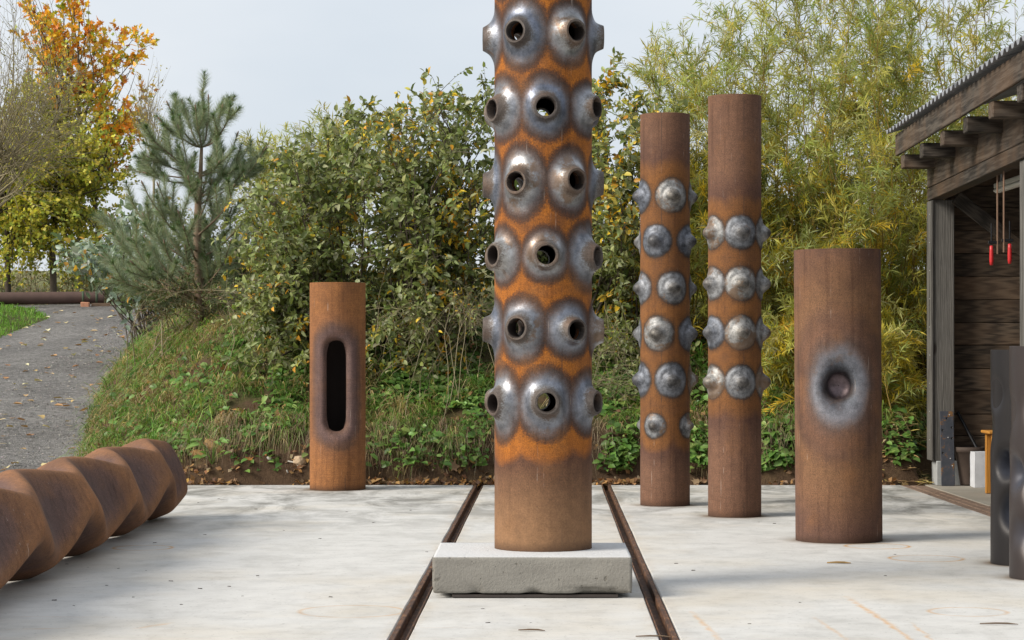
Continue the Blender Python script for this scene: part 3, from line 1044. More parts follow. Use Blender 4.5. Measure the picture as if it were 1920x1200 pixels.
# ---------------------------------------------------------------- wide pipe with the blue hollow
def hollow_pipe():
    Rr, Hh = .338, 2.27
    d = 17.98
    root = thing('hollowed_pipe', 'wide brown steel pipe with one round blue grey hollow in its side', 'sculpture', ((1573 - 960) * d / FPX, d, .002), (0, R(-.35), 0))
    mat = rust_mat('hollow_rust', [(0, (.22, .165, .17)), (.20, (.19, .145, .15)), (.28, (.045, .045, .052)), (.50, (.12, .135, .165)), (.78, (.22, .235, .275)), (.95, (.19, .175, .19)), (1.15, (.15, .10, .085)), (1.5, (.19, .105, .07)), (1.9, (.155, .088, .06)),  # near-black throat stop paints shade into the recess
                                   (2.4, (.215, .12, .066)), (3.2, (.21, .115, .066)), (4.2, (.14, .078, .06))], 4.2,
                   ((0, 1), (.24, 1), (.3, .5), (.9, .5), (1.05, 0), (4.2, 0)), amp=.16, fine=.10, seam=None, scale=4, tone=(.66, 1.22), blot=.5, lines=.2, shine=.7)
    zc = zrow(724, d - .3)
    nb = 24
    hw, vh = Rr * R(75), .62
    bu, bv = [], []
    for a, b in (((-1, -1), (1, -1)), ((1, -1), (1, 1)), ((1, 1), (-1, 1)), ((-1, 1), (-1, -1))):
        for q in range(nb):
            bu.append(hw * (a[0] + (b[0] - a[0]) * q / nb))
            bv.append(vh * (a[1] + (b[1] - a[1]) * q / nb))
    bu, bv = np.array(bu), np.array(bv)
    L = np.hypot(bu, bv)
    cu, cv = bu / L, bv / L
    a0 = R(-90) - R(6)
    rings = []
    # bulb behind the throat, from its far pole out
    thr = .094
    for s in np.linspace(.02, .86, 14):
        a = s * math.pi * .5 / .86
        rings.append((thr * 1.0 * math.sin(a) ** 1.0, -.145 - .055 * math.cos(a), None))
    prof = [(thr * .985, -.135), (thr, -.122), (thr * 1.05, -.108), (thr * 1.14, -.090), (thr * 1.28, -.071), (thr * 1.46, -.054), (thr * 1.7, -.038), (thr * 1.98, -.024), (thr * 2.3, -.013), (thr * 2.65, -.005)]
    X, H = [], []
    for r, w, _ in rings:
        X.append(np.stack([cu * r, cv * r * 1.08, np.full_like(cu, w)], -1))
        H.append(np.full_like(cu, .22 * r / thr))
    n_in = len(X)
    for r, w in prof:
        el = 1.08 + .22 * (r - thr) / (thr * 1.65)
        X.append(np.stack([cu * r, cv * r * el, np.full_like(cu, w * 1.12)], -1))
        H.append(np.full_like(cu, .25 + .75 * (r - thr) / (thr * 1.6)))
    r0 = thr * 2.65
    for q in range(1, 17):
        t = (q / 16) ** 1.2
        u, v = cu * r0 * (1 - t) + bu * t, cv * r0 * 1.3 * (1 - t) + bv * t
        rr = np.hypot(u, v / 1.3)
        edge = 1 - smooth01(.6, 1, np.maximum(np.abs(u) / hw, np.abs(v) / vh))
        X.append(np.stack([u, v, -.005 * np.exp(-(rr - r0) / .03) * edge], -1))
        H.append(.25 + .75 * (rr - thr) / (thr * 1.6))
    n = len(bu)
    depth = np.array(X).reshape(-1, 3)
    H = np.concatenate(H)
    # inside: straight along the axis; outside: wrapped round the pipe
    u, v, w = depth.T
    S = smooth01(thr * .8, thr * 2.3, np.hypot(u, v / 1.2))
    lx = u * (1 - S) + Rr * np.sin(u / Rr) * S
    lw = (Rr * (1 - S) + Rr * np.cos(u / Rr) * S) + w
    P = np.stack([lw * math.cos(a0) - lx * math.sin(a0), lw * math.sin(a0) + lx * math.cos(a0), v + zc], -1)
    i = np.arange(len(P)).reshape(-1, n)
    F1 = np.stack([i[:-1], np.roll(i, -1, 1)[:-1], np.roll(i, -1, 1)[1:], i[1:]], -1).reshape(-1, 4)[:, ::-1]
    parts, hh = [(P, F1)], [H]

    def patch(t0, t1, z0, z1, nt, nz):
        T, Z = np.meshgrid(np.linspace(t0, t1, nt + 1), np.linspace(z0, z1, nz + 1))
        i = np.arange(T.size).reshape(T.shape)
        F = np.stack([i[:-1, :-1], i[:-1, 1:], i[1:, 1:], i[1:, :-1]], -1).reshape(-1, 4)
        V = np.stack([Rr * np.cos(T), Rr * np.sin(T), Z], -1).reshape(-1, 3)
        rr = np.hypot(ang(T.ravel() - a0) * Rr, (Z.ravel() - zc) / 1.3)
        parts.append((V, F))
        hh.append(.25 + .75 * (rr - thr) / (thr * 1.6))
    wA = R(75)
    patch(a0 + wA, a0 + 2 * math.pi - wA, zc - vh, zc + vh, 48, nb)
    for z0, z1 in ((0, zc - vh), (zc + vh, Hh)):
        patch(a0 - wA, a0 + wA, z0, z1, nb, 12)
        patch(a0 + wA, a0 + 2 * math.pi - wA, z0, z1, 48, 12)
    V, fl = merge(parts)
    heat = np.concatenate(hh)
    V, fl, (heat,) = weld(V, fl, heat)
    split_parts(root, V, fl, [np.where(heat[f].mean(1) < 1.0, 0, -1) for f in fl], mat, ('hollow', 'pipe_body'), heat)
    rim_part(root, Rr, Hh, mat)


hollow_pipe()


# ---------------------------------------------------------------- twisted pipe lying on the left
def twisted_pipe():
    Rr, per, dA = .305, 1.72, 15.72
    s = np.arange(11.4, 20.42, .026)
    nt = 170
    th = np.arange(nt) * 2 * np.pi / nt
    S, T = np.meshgrid(s, th, indexing='ij')
    t = np.abs(((S - dA) / (per / 2)) % 2)
    t = np.where(t > 1, 2 - t, t)                   # 0 where it is pinched one way, 1 where it is pinched across
    t = .35 * t + .65 * (.5 - .5 * np.cos(np.pi * t))
    am = 1 - .3 * smooth01(19.9, 20.42, S)
    tw = R(27) + .10 * np.sin(S * 2.1)
    la, lb = .352, .195
    dx, dy = la * (1 - t) + lb * t, lb * (1 - t) + la * t
    pw = 3.9 + 1.8 * 4 * t * (1 - t)
    rp = (np.abs(np.cos(T - tw) / dx) ** pw + np.abs(np.sin(T - tw) / dy) ** pw) ** (-1 / pw)
    rr = rp * am + Rr * (1 - am) * 1.0
    xc = -3.20 + .002 * (S - 15.2)
    V = np.stack([xc + rr * np.cos(T), S, .305 + rr * np.sin(T)], -1)
    zmin = V[..., 2].min()
    V = V.reshape(-1, 3)
    V[:, 2] -= zmin - .004
    i = np.arange(len(V)).reshape(len(s), nt)
    j = np.roll(i, -1, 1)
    F = np.stack([i[:-1], i[1:], j[1:], j[:-1]], -1).reshape(-1, 4)
    # far rim with wall thickness, and inside
    N = vert_normals(V, [F])
    base = V.copy()
    cen = np.array([-3.20 + .002 * (20.42 - 15.2), 20.42, .305 - zmin])
    e = V[i[-1]]
    e2 = cen + (e - cen) * .955
    e3 = e2.copy()
    e3[:, 1] -= .03
    Vn = np.concatenate([V, e2, e3])
    a, b = len(V), len(V) + nt
    q = np.arange(nt)
    F2 = np.concatenate([np.stack([i[-1], a + q, a + np.roll(q, -1), j[-1]], -1), np.stack([a + q, b + q, b + np.roll(q, -1), a + np.roll(q, -1)], -1)])
    heat = np.concatenate([(1.0 - am * np.abs(2 * t - 1) * 1.0).ravel() * 1.0 + rr.ravel() * 0, np.full(2 * nt, 1.5)])
    hv = (rr / Rr - .8) / .35
    heat = np.concatenate([np.clip(hv, 0, 1.5).ravel(), np.full(2 * nt, 1.5)])
    mat = rust_mat('twist_rust', [(0, (.12, .078, .075)), (.4, (.17, .10, .08)), (.75, (.25, .13, .07)), (1.1, (.34, .165, .07)), (1.5, (.28, .13, .06))], 1.5, ((0, .0), (1.5, .0)), amp=.42, fine=.16, scale=3.2, tone=(.7, 1.25), blot=.4, lines=.1)
    me = make_mesh('twisted_pipe', Vn, [F, F2], True, {'worked': heat})
    o = link('twisted_pipe', me, mat)
    tag(o, 'long brown steel pipe crushed into twisted facets, lying on the concrete at left', 'sculpture')


twisted_pipe()


# ---------------------------------------------------------------- dark dented pipes at the right edge
def dented_pipe(x, d, Rr, top, dents, lab, col, ridges=()):
    zs = np.linspace(0, top, 170)
    nt = 110
    T, Z, F = cyl_grid(Rr, zs, nt)
    r = np.full(len(T), Rr)
    for a, z, rad, dep in dents:
        q = np.hypot(ang(T - R(a - 90)) * Rr, (Z - z) * .85) / rad
        r -= dep * np.exp(-q ** 2.4)
    V = np.stack([r * np.cos(T), r * np.sin(T), Z], -1)
    k = M('dark_steel')
    o = k.obj()
    f = k.noise(o, 3, 4, .5)
    f2 = k.noise(o, 70, 3, .6)
    h = k.attr('worked')
    c = k.mix(f, tuple(q * .8 for q in col), tuple(q * 1.25 for q in col))
    c = k.mix(k.ramp(h, [(.1, 0.0), (.6, .7)]), c, (.055, .062, .085))
    m = k.done(k.bsdf(color=c, rough=k.math('ADD', .36, k.math('MULTIPLY', f2, .16)), metal=.35, normal=k.bump(f2, .08, .002)))
    root = thing('dented_pipe', lab, 'sculpture', (x, d, .002), (0, R(.0), 0))
    heat = np.clip((Rr - r) / .09, 0, 1)
    link('pipe_body', make_mesh('pipe_body', V, F, True, {'worked': heat}), m, root)
    Vt, Ft = thick_top(Rr, top, .012, .6)
    link('cut_rim', make_mesh('cut_rim', Vt, Ft, True, {'worked': np.zeros(len(Vt))}), m, root)


dA_ = 16.02
dented_pipe((1858 - 960) * dA_ / FPX + .236, dA_, .235, zrow(657, dA_),
            [(-76, zrow(738, dA_), .075, .055), (-50, zrow(868, dA_), .068, .12), (-33, zrow(955, dA_), .085, .13), (10, zrow(760, dA_), .08, .12), (25, zrow(800, dA_), .1, .1), (-100, zrow(800, dA_), .09, .018), (60, 1.0, .1, .1), (120, .7, .1, .1), (180, 1.1, .1, .1), (-140, .5, .1, .1)],
            'dark brown dented steel pipe, the farther of the two at the right edge', (.022, .019, .019))
dB_ = 14.82
dented_pipe((1905 - 960) * dB_ / FPX + .255, dB_ + .2, .25, zrow(650, dB_),
            [(-78, zrow(890, dB_), .085, .085), (-25, zrow(905, dB_), .10, .12), (-88, zrow(770, dB_), .10, .022), (-70, zrow(1000, dB_), .08, .03), (-20, zrow(760, dB_), .1, .10), (-35, zrow(1010, dB_), .1, .06), (30, .9, .1, .1), (60, .4, .1, .1), (110, 1.0, .1, .1), (180, .6, .1, .1), (-130, 1.0, .1, .1)],
            'dark brown dented steel pipe, the nearer of the two cut by the right edge', (.045, .035, .033))


# ================================================================== TIMBER SHED
def timber_mat(name, axis_scale, c1=(.024, .020, .017), c2=(.095, .080, .066), warm=(.14, .085, .05), wf=.55):
    """weathered sawn timber, grain running along the stretched axis"""
    k = M(name)
    o = k.vm('ADD', k.obj(), k.vm('MULTIPLY', k.n('ObjectInfo').outputs['Location'], (1.7, 2.3, 3.1)))
    v = k.mapping(o, axis_scale)
    g = k.noise(v, 5, 6, .65, 1.2)
    w = k.n('TexWave', {'Vector': v, 'Scale': 2.2, 'Distortion': 9.0, 'Detail': 4.0, 'Detail Scale': 1.2}).outputs['Fac']
    f = k.math('ADD', k.math('MULTIPLY', g, .6), k.math('MULTIPLY', w, .4))
    col = k.ramp(f, [(.25, c1), (.5, tuple((a + b) / 2 for a, b in zip(c1, c2))), (.78, c2)])
    rn = k.n('ObjectInfo').outputs['Random']
    col = k.mix(k.math('MULTIPLY', k.ramp(k.noise(o, 1.6, 3), [(.4, 0.0), (.7, 1.0)]), wf), col, warm)
    col = k.mix(1.0, col, k.ramp(rn, [(0, .7), (1, 1.3)]), 'MULTIPLY')
    kn = k.n('TexVoronoi', {'Vector': k.mapping(o, tuple(max(.4, s * .35) if s < 1 else s * .12 for s in axis_scale)), 'Scale': 3.0}).outputs['Distance']
    col = k.mix(k.ramp(kn, [(.05, .8), (.11, 0.0)]), col, (.025, .018, .014))
    return k.done(k.bsdf(color=col, rough=.85, spec=.25, normal=k.bump(f, .45, .008)))


TX = timber_mat('timber_across', (.5, 8, 8))
TY = timber_mat('timber_along', (8, .5, 8))
TZ = timber_mat('timber_upright', (9, 9, .45), (.05, .047, .043), (.155, .147, .135), (.18, .16, .14), .2)
TW = timber_mat('timber_planks', (.45, 6, 7), (.030, .023, .018), (.12, .088, .062), (.16, .095, .055), .5)
ZT = .018


def build_shed():
    root = thing('timber_shed', 'open dark timber shed with corrugated roof at the right', 'shed', (4.6, 25.3, 0))
    O = np.array([4.6, 25.3, 0])

    def box(name, x0, x1, d0, d1, z0, z1, mat, parent=root, bev=.006, tilt=0.0):
        c = np.array([(x0 + x1) / 2, (d0 + d1) / 2, (z0 + z1) / 2]) - (O if parent is root else 0)
        o = link(name, box_mesh(x1 - x0, d1 - d0, z1 - z0, bev, .0015), mat, parent, c)
        if tilt:
            o.rotation_euler = (tilt, 0, 0)
        return o

    tl = -math.atan(ZT)

    def zt(d):
        return (25.15 - d) * ZT
    fm = plain_mat('footing_concrete', (.30, .31, .31), .9, 0, .3, 30)
    for d in (25.2, 20.72, 16.2):
        p = box('post', 4.632, 4.86, d, d + .2, .27 if d > 25 else .2, 3.139 + zt(d), TZ)
        f = box('footing', 4.66, 5.0, d - .04, d + .26, -.0, .268 if d > 25 else .198, fm)
        if d < 24:
            f.scale = (1, 1, 1)
    c = box('corner_board', 4.602, 4.630, 25.18, 25.44, .27, 3.13, TZ)
    for z in np.arange(.5, 3.1, .31):
        n = link('nail', box_mesh(.008, .012, .012, .003), fm, c, (-.017, -.06, z - 1.7))
    # beams
    for z0, z1, nm in ((3.14, 3.278, 'beam'), (3.285, 3.615, 'beam')):
        for d0, d1 in ((19.8, 25.42), (13.9, 19.796)):
            z = zt((d0 + d1) / 2)
            box(nm, 4.601, 4.75, d0, d1, z0 + z, z1 + z, TY, tilt=tl)
    for q in range(10):
        d = 25.14 - 1.155 * q
        box('joist', 4.262, 8.0, d - .19, d, 3.47 + zt(d), 3.618 + zt(d), TX, bev=.008)
    for d0, d1 in ((21.62, 25.28), (17.9, 21.612), (14.0, 17.892)):
        z = zt((d0 + d1) / 2)
        box('fascia_board', 4.226, 4.262, d0, d1, 3.628 + z, 3.862 + z, TY, tilt=tl)
    # far gable wall and back wall of planks
    z = .03
    q = 0
    box('gap_light_screen', 4.80, 8.0, 25.437, 25.45, .03, 3.7, TW)  # added behind the planks to stop light coming through the gaps
    while z < 3.6:
        h = random.uniform(.235, .262)
        x1 = 8.02
        box('wall_plank', 4.862 if z < 3.1 else 4.76, x1, 25.40 + random.uniform(0, .012), 25.436, z, z + h - .007, TW)
        if z < 3.4:
            box('wall_plank', 8.02, 8.056 + random.uniform(0, .01), 14.0, 25.40, z, z + h - .007, TY)
        z += h
        q += 1
    # brace under the beam
    a, b = W(1790, 372, 25.28), W(1925, 470, 25.1)
    L = np.linalg.norm(b - a)
    br = link('brace', box_mesh(L, .05, .15, .006), TX, root, (a + b) / 2 - O)
    br.rotation_euler = (0, math.atan2(a[2] - b[2], b[0] - a[0]), 0)
    # roof: corrugated sheets
    k = M('zinc_sheet')
    o = k.obj()
    f = k.noise(o, 8, 4, .6)
    zm = k.done(k.bsdf(color=k.mix(f, (.22, .225, .24), (.36, .365, .38)), rough=.55, metal=.5, normal=k.bump(f, .1, .004)))
    sl = math.tan(R(17))
    for d0 in np.arange(13.9, 25.3, 1.9):
        d1 = min(d0 + 1.97, 25.5)
        ds = np.arange(d0, d1 + .001, .02)
        xs = np.array([4.15, 5.0, 6.2, 7.4, 8.3])
        prof = np.clip(np.sin(ds * 2 * np.pi / .205) * 1.7, -1, 1) * .022
        top = np.array([[x - O[0], d - O[1], 3.905 + zt(d) + (x - 4.15) * sl + pz + (.004 if (d0 * 10) % 2 > 1 else 0)] for x in xs for d, pz in zip(ds, prof)])
        bot = top - np.array([0, 0, .006])
        n = len(ds)
        i = np.arange(len(top)).reshape(len(xs), n)
        F = np.stack([i[:-1, :-1], i[1:, :-1], i[1:, 1:], i[:-1, 1:]], -1).reshape(-1, 4)
        F2 = F[:, ::-1] + len(top)
        e = np.stack([i[0, :-1], i[0, 1:], i[0, 1:] + len(top), i[0, :-1] + len(top)], -1)
        link('roof_sheet', make_mesh('roof_sheet', np.concatenate([top, bot]), np.concatenate([F, F2, e]), False), zm, root)
    # strip lamp under the roof, not lit
    wm = plain_mat('lamp_white', (.62, .60, .56), .5, 0, .1)
    l = thing('strip_lamp', 'unlit white strip lamp under the shed beam', 'lamp', (4.97, 22.9, 3.17))
    link('lamp_body', box_mesh(.06, 1.25, .05, .008), wm, l)
    link('diffuser', box_mesh(.085, 1.2, .05, .02, c=(0, 0, -.0505)), wm, l)
    link('hanger', box_mesh(.02, .02, .27, .002, c=(0, .4, .16)), fm, l)


build_shed()


def clutter():
    red = plain_mat('red_handle', (.50, .018, .02), .4, 0, .15)
    blk = plain_mat('black_iron', (.02, .02, .022), .45, .6)
    wood = plain_mat('brown_rod', (.20, .12, .08), .5, .2)
    for px, d, sg, lab in ((1870, 22.3, -1, 'red handled bar clamp hanging from the shed beam, left one of the pair'),
                           (1882, 21.9, 1, 'red handled bar clamp hanging from the shed beam, right one of the pair')):
        x = (px - 960) * d / FPX
        t = thing('bar_clamp', lab, 'clamp', (x, d, 2.3), group='clamps hanging in the shed')
        ztop = 3.14 + (25.15 - d) * ZT - 2.3
        link('bar', box_mesh(.012, .028, ztop - .12, .002, c=(0, 0, (ztop + .12) / 2)), wood, t)
        link('arm', box_mesh(.11, .022, .03, .004, c=(sg * .035, 0, .235)), blk, t)
        V, F = tubes(np.array([[(sg * .057, 0, .42), (sg * .057, 0, .20)]]), np.array([[.008, .008]]), 10)
        link('screw', make_mesh('screw', V, F), blk, t)
        zz = np.array([.205, .20, .16, .10, .05, .015, .01])
        rr = np.array([.004, .017, .019, .021, .020, .016, .002])
        V, F = tubes(np.array([[(sg * .057, 0, z) for z in zz]]), rr[None], 12)
        link('handle', make_mesh('handle', V, F), red, t)
    # drilled plate leaning on the post
    k = M('plate_steel')
    o = k.obj()
    f = k.noise(o, 11, 4, .6)
    pm = k.done(k.bsdf(color=k.ramp(f, [(.44, (.045, .05, .062)), (.57, (.06, .062, .075)), (.62, (.17, .085, .03)), (.8, (.22, .12, .05))]), rough=.5, metal=.3, normal=k.bump(f, .2, .004)))
    t = thing('steel_plate', 'narrow rust spotted steel plate with holes leaning on the shed corner post', 'steel plate', (4.765, 25.05, .002), (R(-7), 0, 0))
    link('plate', box_mesh(.15, .012, .82, .003, c=(0, 0, .41)), pm, t)
    hm = plain_mat('bolt_bright', (.5, .5, .5), .4, .5)
    for x, z in ((.03, .78), (.01, .53), (.03, .30), (.07 - .02, .22)):
        link('bolt', box_mesh(.012, .008, .012, .002, c=(x, -.009, z)), hm, t)
    for x, z in ((0, .74), (.052, .64), (-.05, .61), (.05, .52), (-.052, .36)):
        V, F = tubes(np.array([[(x, -.0075, z), (x, -.0065, z), (x, -.0064, z)]]), np.array([[.013, .013, .0005]]), 12)
        link('hole', make_mesh('hole', V, F), blk, t)
    # pot
    pz = np.array([.0, .0, .02, .36, .365, .42, .42, .40, .05])
    pr = np.array([.001, .105, .108, .155, .172, .175, .16, .155, .1])
    V, F = tubes(np.array([[(0, 0, z + i * 1e-4) for i, z in enumerate(pz)]]), pr[None], 40)
    V = np.concatenate([np.stack([r * np.cos(np.arange(40) * np.pi / 20), r * np.sin(np.arange(40) * np.pi / 20), np.full(40, z)], -1) for r, z in zip(pr, pz)])
    o = link('plant_pot', make_mesh('plant_pot', V, F), plain_mat('dark_clay', (.05, .033, .024), .8), None, (4.99, 25.12, .004))
    o.location = (5.02, 25.18, .004)
    tag(o, 'dark brown tapered plant pot on the shed floor beside the plate', 'pot')
    # pale stone
    import bmesh
    bm = bmesh.new()
    bmesh.ops.create_cube(bm, size=1)
    bmesh.ops.subdivide_edges(bm, edges=bm.edges[:], cuts=5, use_grid_fill=True)
    for v in bm.verts:
        q = np.array([[v.co.x * 3, v.co.y * 3, v.co.z * 3]])
        nz = fbm(q + 4, 3)[0] - .5
        v.co = Vector((v.co.x * .26, v.co.y * .26, v.co.z * .38)) * (1 + nz * .10)
    me = bpy.data.meshes.new('stone')
    bm.to_mesh(me)
    bm.free()
    o = link('stone_block', me, plain_mat('pale_stone', (.52, .53, .56), .85, 0, .2, 14), None, (5.13, 24.9, .192))
    tag(o, 'pale grey stone block standing behind the orange wooden stool', 'stone')
    # orange stool
    om = timber_mat('orange_pine', (9, 9, .5), (.36, .15, .025), (.55, .26, .05), (.50, .22, .04), .3)
    pale = plain_mat('pale_dowel', (.60, .38, .17), .5, 0, .12)
    t = thing('wooden_stool', 'orange pine stool in the shed behind the dark dented pipes', 'stool', (4.935, 23.45, .002))
    for x in (0, .36):
        for y in (0, .30):
            link('leg', box_mesh(.062, .055, .625, .006, c=(x, y, .3125)), om, t)
    link('seat', box_mesh(.50, .42, .03, .008, c=(.18, .15, .641)), om, t)
    for z in (.59, .46):
        for x in (.018, .342):
            V, F = tubes(np.array([[(x + .018, -.075, z), (x + .018, -.07, z), (x + .018, .36, z), (x + .018, .365, z)]]), np.array([[.014, .021, .021, .014]]), 12)
            link('rung', make_mesh('rung', V, F), pale, t)
    a, b = np.array([4.93, 25.32, .35]), np.array([5.06, 25.36, .02])
    V, F = tubes(np.array([[W(1797, 775, 25.36), (5.06, 25.3, .44)]]), np.array([[.02, .02]]), 8)
    a, b = np.array([4.93, 25.37, .80]), np.array([5.28, 25.0, .012])
    V, F = tubes(np.array([[a, (a + b) / 2, b]]), np.array([[.018, .018, .018]]), 8)
    o = link('steel_bar', make_mesh('steel_bar', V, F), blk)
    tag(o, 'black steel bar leaning slantwise on the shed wall', 'steel bar')
    # old pipe lying by the lawn
    om = plain_mat('old_brown', (.085, .05, .04), .85, 0, .3, 5)
    r = .16
    d = 60.0
    za = float(ramp_z(60.0))
    a, b = np.array([-17.6, 58.8, za + .20]), np.array([-10.75, 60.3, za + .30])
    t = thing('old_pipe', 'long brown rusty pipe lying across the top of the path at far left', 'pipe', a)
    L = b - a
    V, F = tubes(np.array([[L * u for u in (0, .2, .5, .8, .97, 1.0)]]), np.full((1, 6), r), 28)
    link('pipe_body', make_mesh('pipe_body', V, F), om, t)
    gm = plain_mat('green_strap', (.05, .075, .04), .8)
    for u in (.925, .975):
        V, F = tubes(np.array([[L * (u - .004) + np.array([0, 0, 0]), L * (u - .003), L * (u + .003), L * (u + .004)]]), np.array([[r, r + .012, r + .012, r]]), 28)
        link('strap', make_mesh('strap', V, F), gm, t)
    V, F = tubes(np.array([[L * 1.0, L * 1.002, L * 1.002 + L * 1e-5, L * .97]]), np.array([[r, r, r - .02, r - .022]]), 28)
    link('cut_rim', make_mesh('cut_rim', V, F), om, t)
    o = link('timber_block', box_mesh(.55, .3, .12, .01), TX, None, (-10.75, 60.25, float(ramp_z(60.25)) + .08))
    tag(o, 'grey timber block under the right end of the old pipe', 'timber block')
    o = link('clay_brick', box_mesh(.22, .2, .16, .02, .01), plain_mat('clay', (.36, .17, .10), .85), None, (-11.15, 59.95, float(ramp_z(59.95)) + .09))
    tag(o, 'orange clay brick lying beside the timber block at the old pipe', 'brick')


clutter()


# ================================================================== PLANTS
LEAFM = leaf_mat('leaf_broad', .32, .42)
WILM = leaf_mat('leaf_narrow', .48, .45)
NEEDM = leaf_mat('leaf_needle', .25, .5)
GRASSM = leaf_mat('leaf_grass', .35, .55)
DEADM = leaf_mat('leaf_dead', .15, .75)
BARK = bark_mat('bark_grey', (.055, .045, .035), (.16, .13, .10))
BARKD = bark_mat('bark_dark', (.03, .024, .02), (.085, .065, .05))
BARKP = bark_mat('bark_pine', (.13, .085, .06), (.30, .22, .16), 40)
TWIGW = bark_mat('bark_willow', (.20, .13, .035), (.34, .25, .08), 20)
TWIGB = bark_mat('bark_twig', (.17, .145, .08), (.33, .28, .19), 20)


def bez(a, c, b, k):
    t = np.linspace(0, 1, k)[None, :, None]
    return a[:, None] * (1 - t) ** 2 + 2 * c[:, None] * t * (1 - t) + b[:, None] * t ** 2


def wob(P, amp, freq=2.0):
    n, k, _ = P.shape
    q = (P.reshape(-1, 3) * freq)
    d = np.stack([vnoise(q + 3), vnoise(q + 31), vnoise(q + 57)], -1) - .5
    w = np.linspace(0, 1, k)
    w = np.minimum(w * 3, 1)[None, :, None]
    return P + d.reshape(n, k, 3) * amp * w


def at(P, u):
    """points and tangents on polylines P (n,k,3) at u (n,m)"""
    n, k, _ = P.shape
    f = u * (k - 1)
    i = np.clip(f.astype(int), 0, k - 2)
    w = (f - i)[..., None]
    ii = np.arange(n)[:, None]
    a, b = P[ii, i], P[ii, i + 1]
    return a * (1 - w) + b * w, unit(b - a)


def rand_unit(n):
    v = rng.normal(size=(n, 3))
    return unit(v)


def plant(name, label, cat, base, parts, group=None):
    """parts: (name, verts, faces, tint, material, kind)"""
    t = thing(name, label, cat, base, group=group)
    for nm, V, F, tint, mat, kind in parts:
        me = make_mesh(nm, V - np.asarray(base), F, True, None if tint is None else {'tint': tint})
        o = link(nm, me, mat, t)
        if kind:
            o['kind'] = kind
    return t


def single_leaves(root, base, pos, dr, nr, L, Wd, tint, kind, mat, n, score):
    """the n leaves that show largest become objects of their own; returns mask of the rest"""
    idx = np.argsort(-score)[:n]
    keep = np.ones(len(pos), bool)
    keep[idx] = False
    tv, tf = LEAF[kind]
    variants = []
    pal = tint[rng.choice(idx, 12)]
    for c in pal:
        me = make_mesh('leaf', tv * np.array([1, .5, 1]), tf, True, {'tint': np.repeat(c[None], len(tv), 0)})
        me.materials.append(mat)
        variants.append(me)
    d = unit(dr[idx])
    s = unit(np.cross(nr[idx], d))
    u = np.cross(d, s)
    for q, i in enumerate(idx):
        o = bpy.data.objects.new('leaf', variants[int(np.argmin(((pal - tint[i]) ** 2).sum(1)))])
        COL.objects.link(o)
        o.parent = root
        m = Matrix(((d[q, 0], s[q, 0], u[q, 0], 0), (d[q, 1], s[q, 1], u[q, 1], 0), (d[q, 2], s[q, 2], u[q, 2], 0), (0, 0, 0, 1)))
        o.matrix_local = Matrix.Translation(Vector(pos[i] - base)) @ m @ Matrix.Diagonal((L[i], Wd[i] * 2, L[i], 1))
    return keep


